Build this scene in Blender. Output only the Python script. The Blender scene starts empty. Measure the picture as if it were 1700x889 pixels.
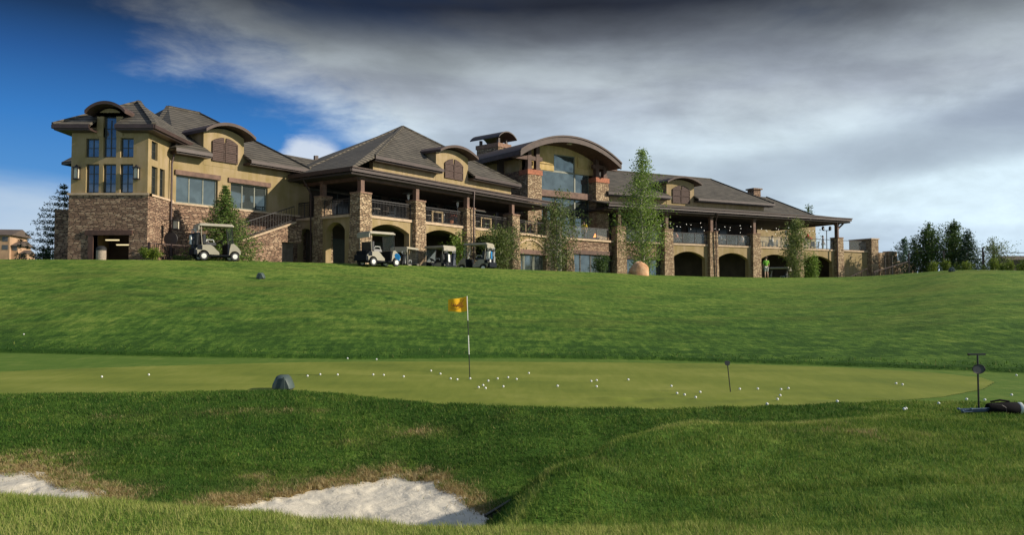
import bpy, math, random
import numpy as np
from mathutils import Vector, Matrix, noise as mnoise
C = bpy.context.scene.collection
R = math.radians
random.seed(7); rng = np.random.default_rng(7)

# ------------------------------------------------------------------ camera, sky, sun, exposure
TH = R(2.32); FPX = 1370.0
cam_d = bpy.data.cameras.new('camera'); cam = bpy.data.objects.new('camera', cam_d); C.objects.link(cam)
cam_d.sensor_width = 36; cam_d.lens = FPX / 1700 * 36; cam_d.clip_end = 6000; cam_d.clip_start = .1
cam.location = (0, 0, 0); cam.rotation_euler = (R(90) + TH, 0, 0)
bpy.context.scene.camera = cam
SUN_EL, SUN_AZ = R(24.5), (0.985, -0.15)        # sun stands low to the right of the camera, a little behind it
sd = Vector((SUN_AZ[0] * math.cos(SUN_EL), SUN_AZ[1] * math.cos(SUN_EL), math.sin(SUN_EL))).normalized()
sl = bpy.data.lights.new('sun', 'SUN'); so = bpy.data.objects.new('sun', sl); C.objects.link(so)
sl.energy = 5.0; sl.angle = R(.55); sl.color = (1, .90, .74)
so.rotation_euler = sd.to_track_quat('Z', 'Y').to_euler(); so.location = (60, -30, 60)
sc = bpy.context.scene
sc.view_settings.view_transform = 'Standard'; sc.view_settings.look = 'None'
sc.view_settings.exposure = 0.18; sc.view_settings.gamma = 1.0

wd = bpy.data.worlds.new('World'); sc.world = wd; wd.use_nodes = True
nt = wd.node_tree; nt.nodes.clear()
def N(t, **k):
    n = nt.nodes.new(t)
    for a, b in k.items(): setattr(n, a, b)
    return n
def lk(a, b): nt.links.new(a, b)
def setin(s, v):
    if hasattr(v, 'is_linked') or hasattr(v, 'links'): lk(v, s)
    else: s.default_value = v
def M(op, a, b=None, c=None, clamp=False):
    n = N('ShaderNodeMath', operation=op, use_clamp=clamp)
    setin(n.inputs[0], a)
    if b is not None: setin(n.inputs[1], b)
    if c is not None: setin(n.inputs[2], c)
    return n.outputs[0]
def smooth(v, lo, hi, o0=0., o1=1.):
    n = N('ShaderNodeMapRange', interpolation_type='SMOOTHSTEP')
    setin(n.inputs['Value'], v)
    n.inputs['From Min'].default_value = lo; n.inputs['From Max'].default_value = hi
    n.inputs['To Min'].default_value = o0; n.inputs['To Max'].default_value = o1
    return n.outputs[0]
def mixc(f, a, b, mode='MIX'):
    n = N('ShaderNodeMix', data_type='RGBA', blend_type=mode)
    setin(n.inputs[0], f); setin(n.inputs[6], a); setin(n.inputs[7], b)
    return n.outputs[2]
def ramp(v, stops):
    n = N('ShaderNodeValToRGB'); cr = n.color_ramp
    while len(cr.elements) < len(stops): cr.elements.new(.5)
    for e, (p, c) in zip(cr.elements, stops): e.position = p; e.color = (*c, 1)
    setin(n.inputs[0], v); return n.outputs[0]
def noise(vec, scale, detail=5, rough=.55, dist=0.):
    n = N('ShaderNodeTexNoise'); lk(vec, n.inputs['Vector'])
    n.inputs['Scale'].default_value = scale; n.inputs['Detail'].default_value = detail
    n.inputs['Roughness'].default_value = rough; n.inputs['Distortion'].default_value = dist
    return n.outputs[0]
def comb(x, y, z):
    n = N('ShaderNodeCombineXYZ'); setin(n.inputs[0], x); setin(n.inputs[1], y); setin(n.inputs[2], z); return n.outputs[0]
def sep(v):
    n = N('ShaderNodeSeparateXYZ'); lk(v, n.inputs[0]); return n.outputs
sky = N('ShaderNodeTexSky', sky_type='NISHITA', sun_disc=False)
sky.sun_elevation = SUN_EL; sky.sun_rotation = math.atan2(SUN_AZ[0], SUN_AZ[1])
tc = N('ShaderNodeTexCoord'); s = sep(tc.outputs['Generated'])
yy = M('MAXIMUM', M('ABSOLUTE', s[1]), .35)
u = M('DIVIDE', s[0], yy); w = M('DIVIDE', s[2], M('MAXIMUM', M('POWER', M('ADD', M('MULTIPLY', s[0], s[0]), M('MULTIPLY', s[1], s[1])), .5), .08))
SKYS = .11
# wind-drawn cloud sheets
cv = comb(u, M('MULTIPLY', w, 2.6), M('MULTIPLY', s[1], .8))
n1 = noise(cv, 1.9, 7, .52, .35)
n2 = noise(comb(M('ADD', u, M('MULTIPLY', w, 1.2)), M('MULTIPLY', w, 4.2), 3.1), 2.3, 6, .5, .25)
n3 = noise(cv, 6.5, 6, .6, .2)
# the clear corner lies low on the left, under a slanting cloud edge
edge = M('ADD', M('ADD', M('MULTIPLY', u, .42), M('ADD', w, -.128)), M('MULTIPLY', smooth(u, -.16, .06), .35))
nmix = M('ADD', M('MULTIPLY', M('SUBTRACT', n1, .5), .42), M('MULTIPLY', M('SUBTRACT', n3, .5), .20))
cov = smooth(M('ADD', edge, nmix), -.045, .085)
topblue = M('MULTIPLY', smooth(w, .30, .37), smooth(n1, .52, .62))
cov = M('MULTIPLY', cov, M('SUBTRACT', 1., M('MULTIPLY', topblue, .75)))
leftdark = M('MULTIPLY', smooth(u, -.62, -.47, .9, 0.), smooth(w, .18, .3))
cov = M('MULTIPLY', cov, M('SUBTRACT', 1., leftdark))
# pale low bank on the left horizon
low = M('MULTIPLY', smooth(M('ADD', w, M('MULTIPLY', M('SUBTRACT', n2, .5), .12)), .070, .125, 1., 0.), .85)
blue = ramp(w, [(0, (.26, .46, .74)), (.10, (.10, .32, .68)), (.2, (.032, .195, .55)), (.27, (.014, .090, .30)), (.32, (.005, .030, .10)), (.36, (.004, .012, .04)), (.55, (.02, .05, .14)), (1, (.10, .17, .32))])
lum = ramp(M('ADD', w, M('MULTIPLY', M('SUBTRACT', n1, .5), .07)),
    [(0, (.52, .62, .71)), (.08, (.58, .67, .74)), (.15, (.53, .61, .67)), (.205, (.48, .535, .585)), (.25, (.43, .46, .495)), (.29, (.28, .30, .325)), (.325, (.125, .134, .15)), (.362, (.026, .030, .042)), (.44, (.05, .06, .08)), (.6, (.16, .19, .24)), (1, (.34, .38, .45))])  # unseen deck above the view brightens again, added for ambient light
shade = smooth(n2, .36, .62, .82, 1.22)
sh2 = smooth(n3, .3, .7, .87, 1.12)
cloud = mixc(1., lum, comb(M('MULTIPLY', shade, .94), shade, M('MULTIPLY', M('POWER', shade, .80), 1.05)), 'MULTIPLY')
cloud = mixc(1., cloud, comb(sh2, sh2, sh2), 'MULTIPLY')
skyb = mixc(.15, blue, mixc(1., sky.outputs[0], (.030, .030, .030, 1), 'MULTIPLY'))
c1 = mixc(low, skyb, (.50, .60, .70, 1))
dx = M('DIVIDE', M('SUBTRACT', u, -.243), .034); dy = M('DIVIDE', M('SUBTRACT', w, .176), .026)
puff = smooth(M('ADD', M('ADD', M('MULTIPLY', dx, dx), M('MULTIPLY', dy, dy)), M('MULTIPLY', M('SUBTRACT', n3, .5), 5.)), .0, 1.5, .85, 0.)
c1 = mixc(puff, c1, (.62, .68, .76, 1))
dz = M('DIVIDE', M('SUBTRACT', M('SUBTRACT', w, .160), M('MULTIPLY', M('SUBTRACT', u, .40), .12)), .035)
bandm = M('MULTIPLY', M('MULTIPLY', smooth(M('ADD', M('MULTIPLY', dz, dz), M('MULTIPLY', M('SUBTRACT', n1, .5), 3.)), 0., 1.6, 1., 0.), smooth(u, .08, .28)), .62)
cloud = mixc(bandm, cloud, (.235, .285, .37, 1))
c2 = mixc(cov, c1, cloud)
fin = mixc(1., c2, (1 / SKYS, 1 / SKYS, 1 / SKYS, 1), 'MULTIPLY')
bg = N('ShaderNodeBackground'); lk(fin, bg.inputs[0]); bg.inputs[1].default_value = SKYS
ow = N('ShaderNodeOutputWorld'); lk(bg.outputs[0], ow.inputs[0])

# ------------------------------------------------------------------ helpers
def ray(px, py):
    v = 444.5 - py
    return Vector((px - 850., FPX * math.cos(TH) - v * math.sin(TH), FPX * math.sin(TH) + v * math.cos(TH)))
def at(px, py, Y):
    d = ray(px, py); return d * (Y / d.y)
class MB:
    def __init__(s): s.v = []; s.f = []; s.mi = []; s.cur = 0
    def add(s, vs, fs):
        o = len(s.v); s.v += [tuple(v) for v in vs]
        for f in fs: s.f.append([o + i for i in f]); s.mi.append(s.cur)
        return s
    def box(s, x0, x1, y0, y1, z0, z1, t=0., M4=None):
        # t tapers the top inwards
        vs = [(x0, y0, z0), (x1, y0, z0), (x1, y1, z0), (x0, y1, z0), (x0 + t, y0 + t, z1), (x1 - t, y0 + t, z1), (x1 - t, y1 - t, z1), (x0 + t, y1 - t, z1)]
        if M4: vs = [M4 @ Vector(v) for v in vs]
        return s.add(vs, [(3, 2, 1, 0), (4, 5, 6, 7), (0, 1, 5, 4), (1, 2, 6, 5), (2, 3, 7, 6), (3, 0, 4, 7)])
    def prism(s, pts, d):
        d = Vector(d); n = len(pts); a = [Vector(p) for p in pts]
        fs = [tuple(range(n)), tuple(range(2 * n - 1, n - 1, -1))]
        for i in range(n): j = (i + 1) % n; fs.append((i, i + n, j + n, j))
        return s.add(a + [p + d for p in a], fs)
    def xz(s, pts, y0, y1):          # polygon in the x-z plane, extruded along y
        return s.prism([(p[0], y0, p[1]) for p in pts], (0, y1 - y0, 0))
    def yz(s, pts, x0, x1):
        return s.prism([(x0, p[0], p[1]) for p in pts], (x1 - x0, 0, 0))
    def xy(s, pts, z0, z1):
        return s.prism([(p[0], p[1], z0) for p in pts], (0, 0, z1 - z0))
    def tube(s, p0, p1, r0, r1=None, n=8):
        r1 = r0 if r1 is None else r1
        p0 = Vector(p0); p1 = Vector(p1); d = (p1 - p0).normalized()
        a = d.orthogonal().normalized(); b = d.cross(a); vs = []
        for p, r in ((p0, r0), (p1, r1)):
            for k in range(n):
                t = 2 * math.pi * k / n; vs.append(p + (a * math.cos(t) + b * math.sin(t)) * r)
        fs = [(k, (k + 1) % n, (k + 1) % n + n, k + n) for k in range(n)] + [tuple(range(n - 1, -1, -1)), tuple(range(n, 2 * n))]
        return s.add(vs, fs)
    def path(s, pts, r, n=8):
        for a, b in zip(pts, pts[1:]): s.tube(a, b, r, r, n)
        return s
    def beam(s, p0, p1, wy, hz):     # rectangular bar between two points
        p0 = Vector(p0); p1 = Vector(p1); d = (p1 - p0).normalized()
        up = Vector((0, 0, 1)) if abs(d.z) < .9 else Vector((1, 0, 0))
        a = d.cross(up).normalized() * wy / 2; b = a.cross(d).normalized() * hz / 2; vs = []
        for p in (p0, p1): vs += [p - a - b, p + a - b, p + a + b, p - a + b]
        return s.add(vs, [(3, 2, 1, 0), (4, 5, 6, 7), (0, 1, 5, 4), (1, 2, 6, 5), (2, 3, 7, 6), (3, 0, 4, 7)])
    def lathe(s, prof, c=(0, 0, 0), n=16, ax='z', M4=None):
        vs = []
        for r, h in prof:
            for k in range(n):
                t = 2 * math.pi * k / n; x, y = r * math.cos(t), r * math.sin(t)
                p = (x, y, h) if ax == 'z' else ((x, h, y) if ax == 'y' else (h, x, y))
                p = Vector(p) + Vector(c); vs.append(M4 @ p if M4 else p)
        fs = []
        for i in range(len(prof) - 1):
            for k in range(n):
                j = (k + 1) % n; fs.append((i * n + k, i * n + j, (i + 1) * n + j, (i + 1) * n + k))
        fs += [tuple(range(n - 1, -1, -1)), tuple(range((len(prof) - 1) * n, len(prof) * n))]
        return s.add(vs, fs)
    def ball(s, c, r, n=10, sz=1.):
        k = n // 2 + 1
        prof = [(max(1e-4, r * math.sin(math.pi * i / k)), -r * sz * math.cos(math.pi * i / k)) for i in range(k + 1)]
        return s.lathe(prof, c, n)
    def build(s, name, mat, parent=None, fr=None, smooth=False, loc=None):
        me = bpy.data.meshes.new(name); me.from_pydata(s.v, [], s.f)
        mats = mat if isinstance(mat, (list, tuple)) else [mat]
        for m in mats: me.materials.append(m)
        if len(mats) > 1: me.polygons.foreach_set('material_index', s.mi)
        import bmesh
        bm = bmesh.new(); bm.from_mesh(me); bmesh.ops.recalc_face_normals(bm, faces=bm.faces); bm.to_mesh(me); bm.free()
        if smooth:
            me.polygons.foreach_set('use_smooth', [True] * len(me.polygons))
            if smooth != 'all': me.set_sharp_from_angle(angle=R(40))
        o = bpy.data.objects.new(name, me); C.objects.link(o)
        if fr is not None:
            o.location = (fr.O[0], fr.O[1], 0); o.rotation_euler.z = fr.ang
        if loc is not None: o.location = loc
        if parent is not None:
            o.parent = parent; o.matrix_parent_inverse = Matrix.Identity(4)
            if fr is not None:
                g = glob(parent); o.location = Vector(o.location) - g
        return o
def glob(o):
    l = Vector(o.location)
    while o.parent: o = o.parent; l += Vector(o.location)
    return l
def tag(o, label=None, cat=None, group=None, kind=None):
    if label: o['label'] = label
    if cat: o['category'] = cat
    if group: o['group'] = group
    if kind: o['kind'] = kind
    return o
def thing(name, label, cat, loc=(0, 0, 0), rz=0, group=None):
    o = bpy.data.objects.new(name, None); C.objects.link(o); o.location = loc; o.rotation_euler = (0, 0, rz)
    return tag(o, label, cat, group)
def copy_tree(o, parent=None):
    c = o.copy(); C.objects.link(c)
    if parent is not None: c.parent = parent
    for ch in list(o.children): copy_tree(ch, c)
    return c
class Fr:
    """a wing's own frame: a along the facade, b into the building"""
    def __init__(s, O, u):
        s.O = O; l = math.hypot(*u); s.u = (u[0] / l, u[1] / l); s.v = (-s.u[1], s.u[0]); s.ang = math.atan2(s.u[1], s.u[0])
    def w(s, a, b, z=0): return Vector((s.O[0] + a * s.u[0] + b * s.v[0], s.O[1] + a * s.u[1] + b * s.v[1], z))
    def hit(s, b, px, py):
        d = ray(px, py); nx, ny = s.v
        t = (s.O[0] * nx + s.O[1] * ny + b) / (d.x * nx + d.y * ny); p = d * t
        return (p.x - s.O[0]) * s.u[0] + (p.y - s.O[1]) * s.u[1], p.z
    def hita(s, a, px, py):       # on the plane a = const: returns b, z
        d = ray(px, py); nx, ny = s.u
        t = (s.O[0] * nx + s.O[1] * ny + a) / (d.x * nx + d.y * ny); p = d * t
        return (p.x - s.O[0]) * s.v[0] + (p.y - s.O[1]) * s.v[1], p.z

# ------------------------------------------------------------------ materials
MATS = {}
def mat(name, base=(.5, .5, .5), rough=.8, metal=0., spec=.5, fn=None, bump=None, trans=0., alpha=1., emis=None):
    global nt
    m = bpy.data.materials.new(name); m.use_nodes = True; nt = m.node_tree
    p = nt.nodes['Principled BSDF']
    p.inputs['Base Color'].default_value = (*base, 1); p.inputs['Roughness'].default_value = rough
    p.inputs['Metallic'].default_value = metal; p.inputs['Specular IOR Level'].default_value = spec
    p.inputs['Transmission Weight'].default_value = trans; p.inputs['Alpha'].default_value = alpha
    if emis: p.inputs['Emission Color'].default_value = (*emis[0], 1); p.inputs['Emission Strength'].default_value = emis[1]
    if fn: fn(p)
    MATS[name] = m
    return m
def objc(): return N('ShaderNodeTexCoord').outputs['Object']
def bumpn(h, st, dist):
    b = N('ShaderNodeBump'); lk(h, b.inputs['Height']); b.inputs['Strength'].default_value = st; b.inputs['Distance'].default_value = dist
    return b.outputs[0]
def simple(name, base, rough=.7, var=.25, scale=6, bump=.2, bd=.01, **k):
    def fn(p):
        n = noise(objc(), scale, 5, .6)
        f = smooth(n, .25, .75, 1 - var, 1 + var)
        lk(mixc(1., (*base, 1), comb(f, f, f), 'MULTIPLY'), p.inputs['Base Color'])
        if bump: lk(bumpn(n, bump, bd), p.inputs['Normal'])
    return mat(name, base, rough, fn=fn, **k)
def stonefn(cols, sx=3.3, sz=11.5, mortar=(.085, .062, .045)):
    """rough-laid ledge stone: long flat stones of uneven size and colour"""
    def fn(p):
        o = sep(objc()); x = M('ADD', o[0], M('MULTIPLY', o[1], 1.03))
        wob = noise(objc(), 1.6, 3, .5); z = M('ADD', o[2], M('MULTIPLY', M('SUBTRACT', wob, .5), .09))
        row = M('FLOOR', M('MULTIPLY', z, sz)); jit = M('MULTIPLY', M('FRACT', M('MULTIPLY', M('SINE', M('MULTIPLY', row, 12.9898)), 43758.5)), 3.)
        vec = comb(M('ADD', M('MULTIPLY', x, sx), jit), M('MULTIPLY', z, sz), 0.)
        v1 = N('ShaderNodeTexVoronoi', voronoi_dimensions='2D', feature='F1'); lk(vec, v1.inputs['Vector']); v1.inputs['Scale'].default_value = 1.; v1.inputs['Randomness'].default_value = .62
        v2 = N('ShaderNodeTexVoronoi', voronoi_dimensions='2D', feature='DISTANCE_TO_EDGE'); lk(vec, v2.inputs['Vector']); v2.inputs['Scale'].default_value = 1.; v2.inputs['Randomness'].default_value = .62
        rnd = sep(v1.outputs['Color'])[0]; big = noise(comb(x, M('MULTIPLY', z, 2.), 0.), 1.1, 4, .6)
        v = M('ADD', M('ADD', M('MULTIPLY', rnd, .50), M('MULTIPLY', big, .42)), M('MULTIPLY', noise(objc(), 9., 4, .7), .22)); v = M('SUBTRACT', v, .09)
        col = ramp(v, cols); mt = smooth(v2.outputs['Distance'], .02, .13, 1., 0.)
        lk(mixc(M('MULTIPLY', mt, .82), col, (*mortar, 1)), p.inputs['Base Color'])
        h = M('ADD', M('MULTIPLY', M('SUBTRACT', 1., mt), .8), M('MULTIPLY', rnd, .9)); h = M('ADD', h, M('MULTIPLY', noise(objc(), 18, 4, .6), .3))
        lk(bumpn(h, 1., .06), p.inputs['Normal'])
    return fn
m_stone = mat('ledge_stone', rough=.9, fn=stonefn([(.12, (.10, .060, .040)), (.35, (.22, .130, .085)), (.55, (.34, .215, .14)), (.75, (.47, .33, .22)), (1, (.62, .50, .36))]))
m_stone2 = mat('column_stone', rough=.9, fn=stonefn([(.1, (.14, .085, .050)), (.35, (.30, .20, .12)), (.6, (.47, .34, .21)), (.8, (.60, .46, .30)), (1, (.70, .58, .40))], 3.6, 9.))
m_capb = simple('cap_brownstone', (.24, .14, .095), .85, .3, 5)
m_cap = simple('cap_sandstone', (.36, .13, .07), .85, .3, 5)
def stuccofn(base):
    def fn(p):
        n = noise(objc(), .9, 5, .6, .4); o = sep(objc())
        st = noise(comb(M('MULTIPLY', M('ADD', o[0], o[1]), 3.), M('MULTIPLY', o[2], .35), 0.), 1., 5, .6)
        f = M('MULTIPLY', smooth(n, .25, .75, .84, 1.12), smooth(st, .3, .7, .88, 1.07))
        lk(mixc(1., (*base, 1), comb(f, f, M('MULTIPLY', f, f)), 'MULTIPLY'), p.inputs['Base Color'])
        lk(bumpn(noise(objc(), 14, 6, .65), .35, .02), p.inputs['Normal'])
    return fn
m_stucco = mat('stucco_ochre', rough=.92, fn=stuccofn((.33, .245, .132)))
m_stucco2 = mat('stucco_gable', rough=.92, fn=stuccofn((.52, .37, .165)))
m_ledge = simple('ledge_limestone', (.50, .37, .25), .85, .22, 2.5)
m_wood = simple('stained_timber', (.085, .043, .030), .7, .35, 3, .3)
m_woodlt = simple('weathered_timber', (.15, .085, .062), .75, .35, 3, .3)
m_fascia = simple('dark_fascia_metal', (.050, .030, .026), .5, .25, 2, .1)
m_copper = simple('aged_copper_trim', (.062, .036, .028), .65, .3, 2, .1)
def shutterfn(p):
    o = sep(objc()); wv = N('ShaderNodeTexWave', wave_type='BANDS', bands_direction='Z'); lk(objc(), wv.inputs['Vector'])
    wv.inputs['Scale'].default_value = 3.0; wv.inputs['Distortion'].default_value = .4
    n = noise(objc(), 7, 5, .6); f = M('MULTIPLY', smooth(wv.outputs['Fac'], .1, .8, .72, 1.1), smooth(n, .3, .7, .8, 1.2))
    lk(mixc(1., (.075, .043, .034, 1), comb(f, f, f), 'MULTIPLY'), p.inputs['Base Color'])
    lk(bumpn(wv.outputs['Fac'], .6, .03), p.inputs['Normal'])
m_shutter = mat('louvred_shutter', rough=.75, fn=shutterfn)
def rooffn(base, dark):
    def fn(p):
        o = sep(objc()); x = M('ADD', o[0], o[1])
        b = N('ShaderNodeTexBrick'); lk(comb(x, o[2], 0.), b.inputs['Vector'])
        b.offset = .5; b.inputs['Scale'].default_value = 1.; b.inputs['Brick Width'].default_value = .36; b.inputs['Row Height'].default_value = .20
        b.inputs['Mortar Size'].default_value = .006; b.inputs['Mortar Smooth'].default_value = .1
        b.inputs['Color1'].default_value = (0, 0, 0, 1); b.inputs['Color2'].default_value = (1, 1, 1, 1); b.inputs['Mortar'].default_value = (.4, .4, .4, 1)
        rnd = sep(b.outputs[0])[0]
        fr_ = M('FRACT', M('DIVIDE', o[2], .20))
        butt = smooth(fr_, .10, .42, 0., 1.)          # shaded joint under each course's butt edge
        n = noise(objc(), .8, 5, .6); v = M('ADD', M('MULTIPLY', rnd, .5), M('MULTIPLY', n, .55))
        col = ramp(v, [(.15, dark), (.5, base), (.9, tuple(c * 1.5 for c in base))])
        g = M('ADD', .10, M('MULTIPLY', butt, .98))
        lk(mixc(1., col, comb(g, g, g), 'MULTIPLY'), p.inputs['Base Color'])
        lk(bumpn(M('ADD', M('SUBTRACT', 1., fr_), M('MULTIPLY', rnd, .25)), .8, .06), p.inputs['Normal'])
    return fn
m_roof = mat('roof_tile', rough=.85, fn=rooffn((.084, .072, .055), (.048, .041, .031)))
def glassfn(p):
    n = noise(objc(), .35, 2, .5); b0 = p.inputs['Base Color'].default_value[:3]
    f = smooth(noise(objc(), .9, 4, .6, .8), .35, .65, .80, 1.12); lk(mixc(1., (*b0, 1), comb(f, f, f), 'MULTIPLY'), p.inputs['Base Color'])
    lk(bumpn(n, .25, .25), p.inputs['Normal'])
m_glass = mat('window_glass', (.165, .20, .20), .05, .75, 1., fn=glassfn)
m_glassd = mat('dark_window_glass', (.035, .045, .05), .06, .45, .9, fn=glassfn)
m_glasst = mat('tower_glass', (.17, .19, .215), .05, .6, 1., fn=glassfn)
m_glassp = mat('porch_window_glass', (.012, .014, .016), .15, 0., .4)
m_frame = simple('bronze_window_frame', (.040, .045, .040), .5, .2, 4, 0)
m_framelt = simple('sage_window_frame', (.17, .18, .14), .55, .2, 4, 0)
m_iron = simple('painted_iron', (.018, .015, .016), .55, .3, 8, 0)
m_bronze = simple('bronze_downspout', (.055, .032, .028), .45, .3, 5, 0, metal=.3)
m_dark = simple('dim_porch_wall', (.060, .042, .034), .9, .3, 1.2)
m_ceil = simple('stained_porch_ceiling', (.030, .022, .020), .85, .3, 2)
m_pave = simple('porch_floor_stone', (.12, .10, .085), .9, .3, 3)
m_lamp = mat('lantern_glass', (.55, .50, .38), .3, 0, .5)
m_bulb = mat('festoon_bulb_lit', (1, .95, .85), .3, emis=((1, .93, .8), 1.6))
m_tube = mat('ceiling_tube_lit', (1, .9, .6), .3, emis=((1, .82, .45), .9))
m_clear = mat('clear_guard_glass', (.62, .70, .72), .08, 0., .6, alpha=.07)
# ------------------------------------------------------------------ ground
def ss(x, a, b):
    t = np.clip((x - a) / (b - a), 0, 1); return t * t * (3 - 2 * t)
PX = lambda px: (np.asarray(px, float) - 850) / FPX
def gy(y): return 1.92 / (.02 + (np.asarray(y, float) - 500) / FPX)     # depth on the putting plane seen at picture row y
_f = np.array([(-300, 657), (0, 657), (200, 655), (330, 652), (470, 650), (560, 654), (600, 658), (700, 667), (850, 675), (1000, 678.5), (1100, 680), (1300, 675), (1450, 667.5), (1560, 658), (1625, 646), (1645, 634)])
_b = np.array([(1645, 634), (1625, 627), (1550, 619.5), (1400, 611.5), (1200, 604.5), (1000, 602), (850, 601), (700, 601.5), (500, 603), (250, 608.5), (100, 613), (0, 617), (-300, 625)])
def edgeXY(a): Y = gy(a[:, 1]); return PX(a[:, 0]) * Y, Y
fx, fy = edgeXY(_f); bx, by = edgeXY(_b)
def frontY(r): return np.interp(r, PX(_f[:, 0]), fy, left=fy[0], right=14.4)
def frontH(r): return np.interp(r, PX(np.r_[_f[:-3, 0], 1700, 2200]), np.r_[fy[:-3], gy(668.), gy(672.)], left=fy[0])
def backY(r): return np.interp(r, PX(_b[::-1, 0]), by[::-1], left=by[-1], right=15.6)
# where the mown apron ends and the long-grass slope begins
_k = np.array([(-300, 585), (0, 586), (150, 590), (300, 593), (600, 597.5), (850, 594.5), (1100, 599), (1300, 605.5), (1500, 612.5), (1700, 620), (2000, 629)])
def kerbY(r): return np.interp(r, PX(_k[:, 0]), gy(_k[:, 1]))
_c = np.array([(-500, 431, 40), (0, 431, 40), (200, 431.5, 40), (290, 432, 41), (400, 434, 43), (600, 438, 46), (850, 447.5, 54), (1000, 453, 59), (1100, 458, 64), (1250, 461.5, 68), (1400, 461, 69), (1470, 458, 64), (1540, 451, 57), (1610, 447, 52), (1700, 450, 50), (2000, 458, 48)], float)
def crest(r):
    D = 0; y = 0                      # the break points are rounded off
    for k_, w_ in ((-.045, .1), (-.03, .15), (-.015, .2), (0, .1), (.015, .2), (.03, .15), (.045, .1)): D = D + w_ * np.interp(r + k_, PX(_c[:, 0]), _c[:, 2]); y = y + w_ * np.interp(r + k_, PX(_c[:, 0]), _c[:, 1])
    return D, (500 - y) * D / FPX
CT = np.array([
 (-3.5, 3, -1.62), (0, 3, -1.62), (3.5, 3, -1.62), (-5, 5, -1.68), (-2, 5, -1.68), (1, 5, -1.68), (4, 5, -1.66), (7, 5, -1.62), (-8, 5, -1.66),
 (-6.4, 8.0, -1.79), (-4.6, 7.4, -1.77), (-3.2, 7.0, -1.755), (-2.0, 6.62, -1.73), (-1.2, 6.42, -1.74), (-.3, 6.3, -1.745), (.5, 6.2, -1.715), (1.3, 6.2, -1.70),
 (-6.8, 9.0, -2.25), (-5.4, 8.6, -2.3), (-3.9, 8.3, -2.25), (-2.6, 8.0, -2.42), (-1.4, 7.9, -2.5), (-.5, 7.6, -2.38), (-.15, 6.85, -1.90), (.07, 7.3, -1.74), (-.45, 7.25, -2.2), (.35, 6.8, -1.88), (1.1, 6.9, -1.84),
 (-6.2, 9.7, -2.28), (-5.0, 9.4, -2.27), (-3.8, 9.3, -2.28), (-2.7, 9.3, -2.44), (-1.7, 9.3, -2.49), (-.8, 9.0, -2.45),
 (-.37, 9.2, -2.42), (-.74, 10.2, -2.34), (-1.26, 10.8, -2.30), (-1.9, 10.75, -2.31), (-2.43, 10.4, -2.34), (-3.15, 9.7, -2.40),
 (-6.6, 10.6, -2.22), (-6.05, 10.5, -2.22), (-5.33, 10.0, -2.24), (-4.6, 9.5, -2.27),
 (-5.1, 11.6, -2.03), (-6.6, 11.9, -1.95), (-3.4, 11.9, -1.97), (-1.75, 12.0, -2.00), (-.56, 11.0, -2.13), (.42, 11.5, -1.93), (1.31, 12.0, -1.88), (2.24, 12.3, -1.80), (3.17, 12.4, -1.765), (4.07, 12.4, -1.72),
 (-7.6, 12.6, -1.78), (-3.66, 13.1, -1.68), (-5.7, 13.1, -1.75), (-1.5, 13.0, -1.80), (0, 12.5, -1.83), (-3.88, 14.2, -1.55),
 (.30, 7.65, -1.60), (.96, 8.8, -1.62), (.55, 8.15, -1.70), (1.75, 9.75, -1.62), (2.65, 10.2, -1.65), (3.6, 10.6, -1.60), (4.8, 11.0, -1.60),
 (.02, 8.5, -2.34), (.55, 9.6, -2.24), (1.3, 10.5, -2.10), (2.2, 11.0, -1.95), (3.2, 11.4, -1.80), (-.15, 8.0, -2.32), (4.3, 11.8, -1.70),
 (1.9, 7.3, -1.76), (1.3, 8.1, -1.62), (2.6, 8.5, -1.61), (4, 8.6, -1.60), (3.2, 7, -1.67), (5.5, 7, -1.64), (6, 9.5, -1.61), (5.5, 11.5, -1.63), (7.5, 11.5, -1.63), (5.3, 12.7, -1.66), (7, 13, -1.66), (8, 9, -1.61), (9, 13, -1.64),
 (-8, 9.6, -2.2), (-9, 8.2, -1.8), (-9.5, 12.5, -1.8), (-8.5, 11.0, -2.1), (-10, 10, -1.95), (-10, 5, -1.68)])
def _U(d2): return d2 * np.log(d2 + 1e-9)
_n = len(CT); _A = np.zeros((_n + 3, _n + 3)); _d = CT[:, None, :2] - CT[None, :, :2]
_A[:_n, :_n] = _U((_d ** 2).sum(-1)) + np.eye(_n) * .0015
_P = np.c_[np.ones(_n), CT[:, :2]]; _A[:_n, _n:] = _P; _A[_n:, :_n] = _P.T
_wt = np.linalg.solve(_A, np.r_[CT[:, 2], 0, 0, 0])
def tps(X, Y):
    sh = X.shape; X = X.ravel(); Y = Y.ravel(); out = np.empty(len(X))
    for i in range(0, len(X), 40000):
        x = X[i:i + 40000]; y = Y[i:i + 40000]
        d2 = (x[:, None] - CT[:, 0]) ** 2 + (y[:, None] - CT[:, 1]) ** 2
        out[i:i + 40000] = _U(d2) @ _wt[:_n] + _wt[_n] + _wt[_n + 1] * x + _wt[_n + 2] * y
    return out.reshape(sh)
_ph = rng.uniform(0, 6.28, (14, 2)); _kv = rng.normal(0, 1, (14, 2))
def undul(X, Y, wl):
    s_ = np.zeros_like(X)
    for (a, b), (p, q) in zip(_kv, _ph): s_ = s_ + np.sin((a * X + b * Y) * 6.28 / wl / 1.2 + p) * .27
    return s_
RX = [-.25, -.1, .07, .28, .96, 1.75, 2.65, 3.6, 4.8, 7]; RY = [6.6, 6.9, 7.3, 7.65, 8.8, 9.6, 10.0, 10.5, 11.2, 12.6]
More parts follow.
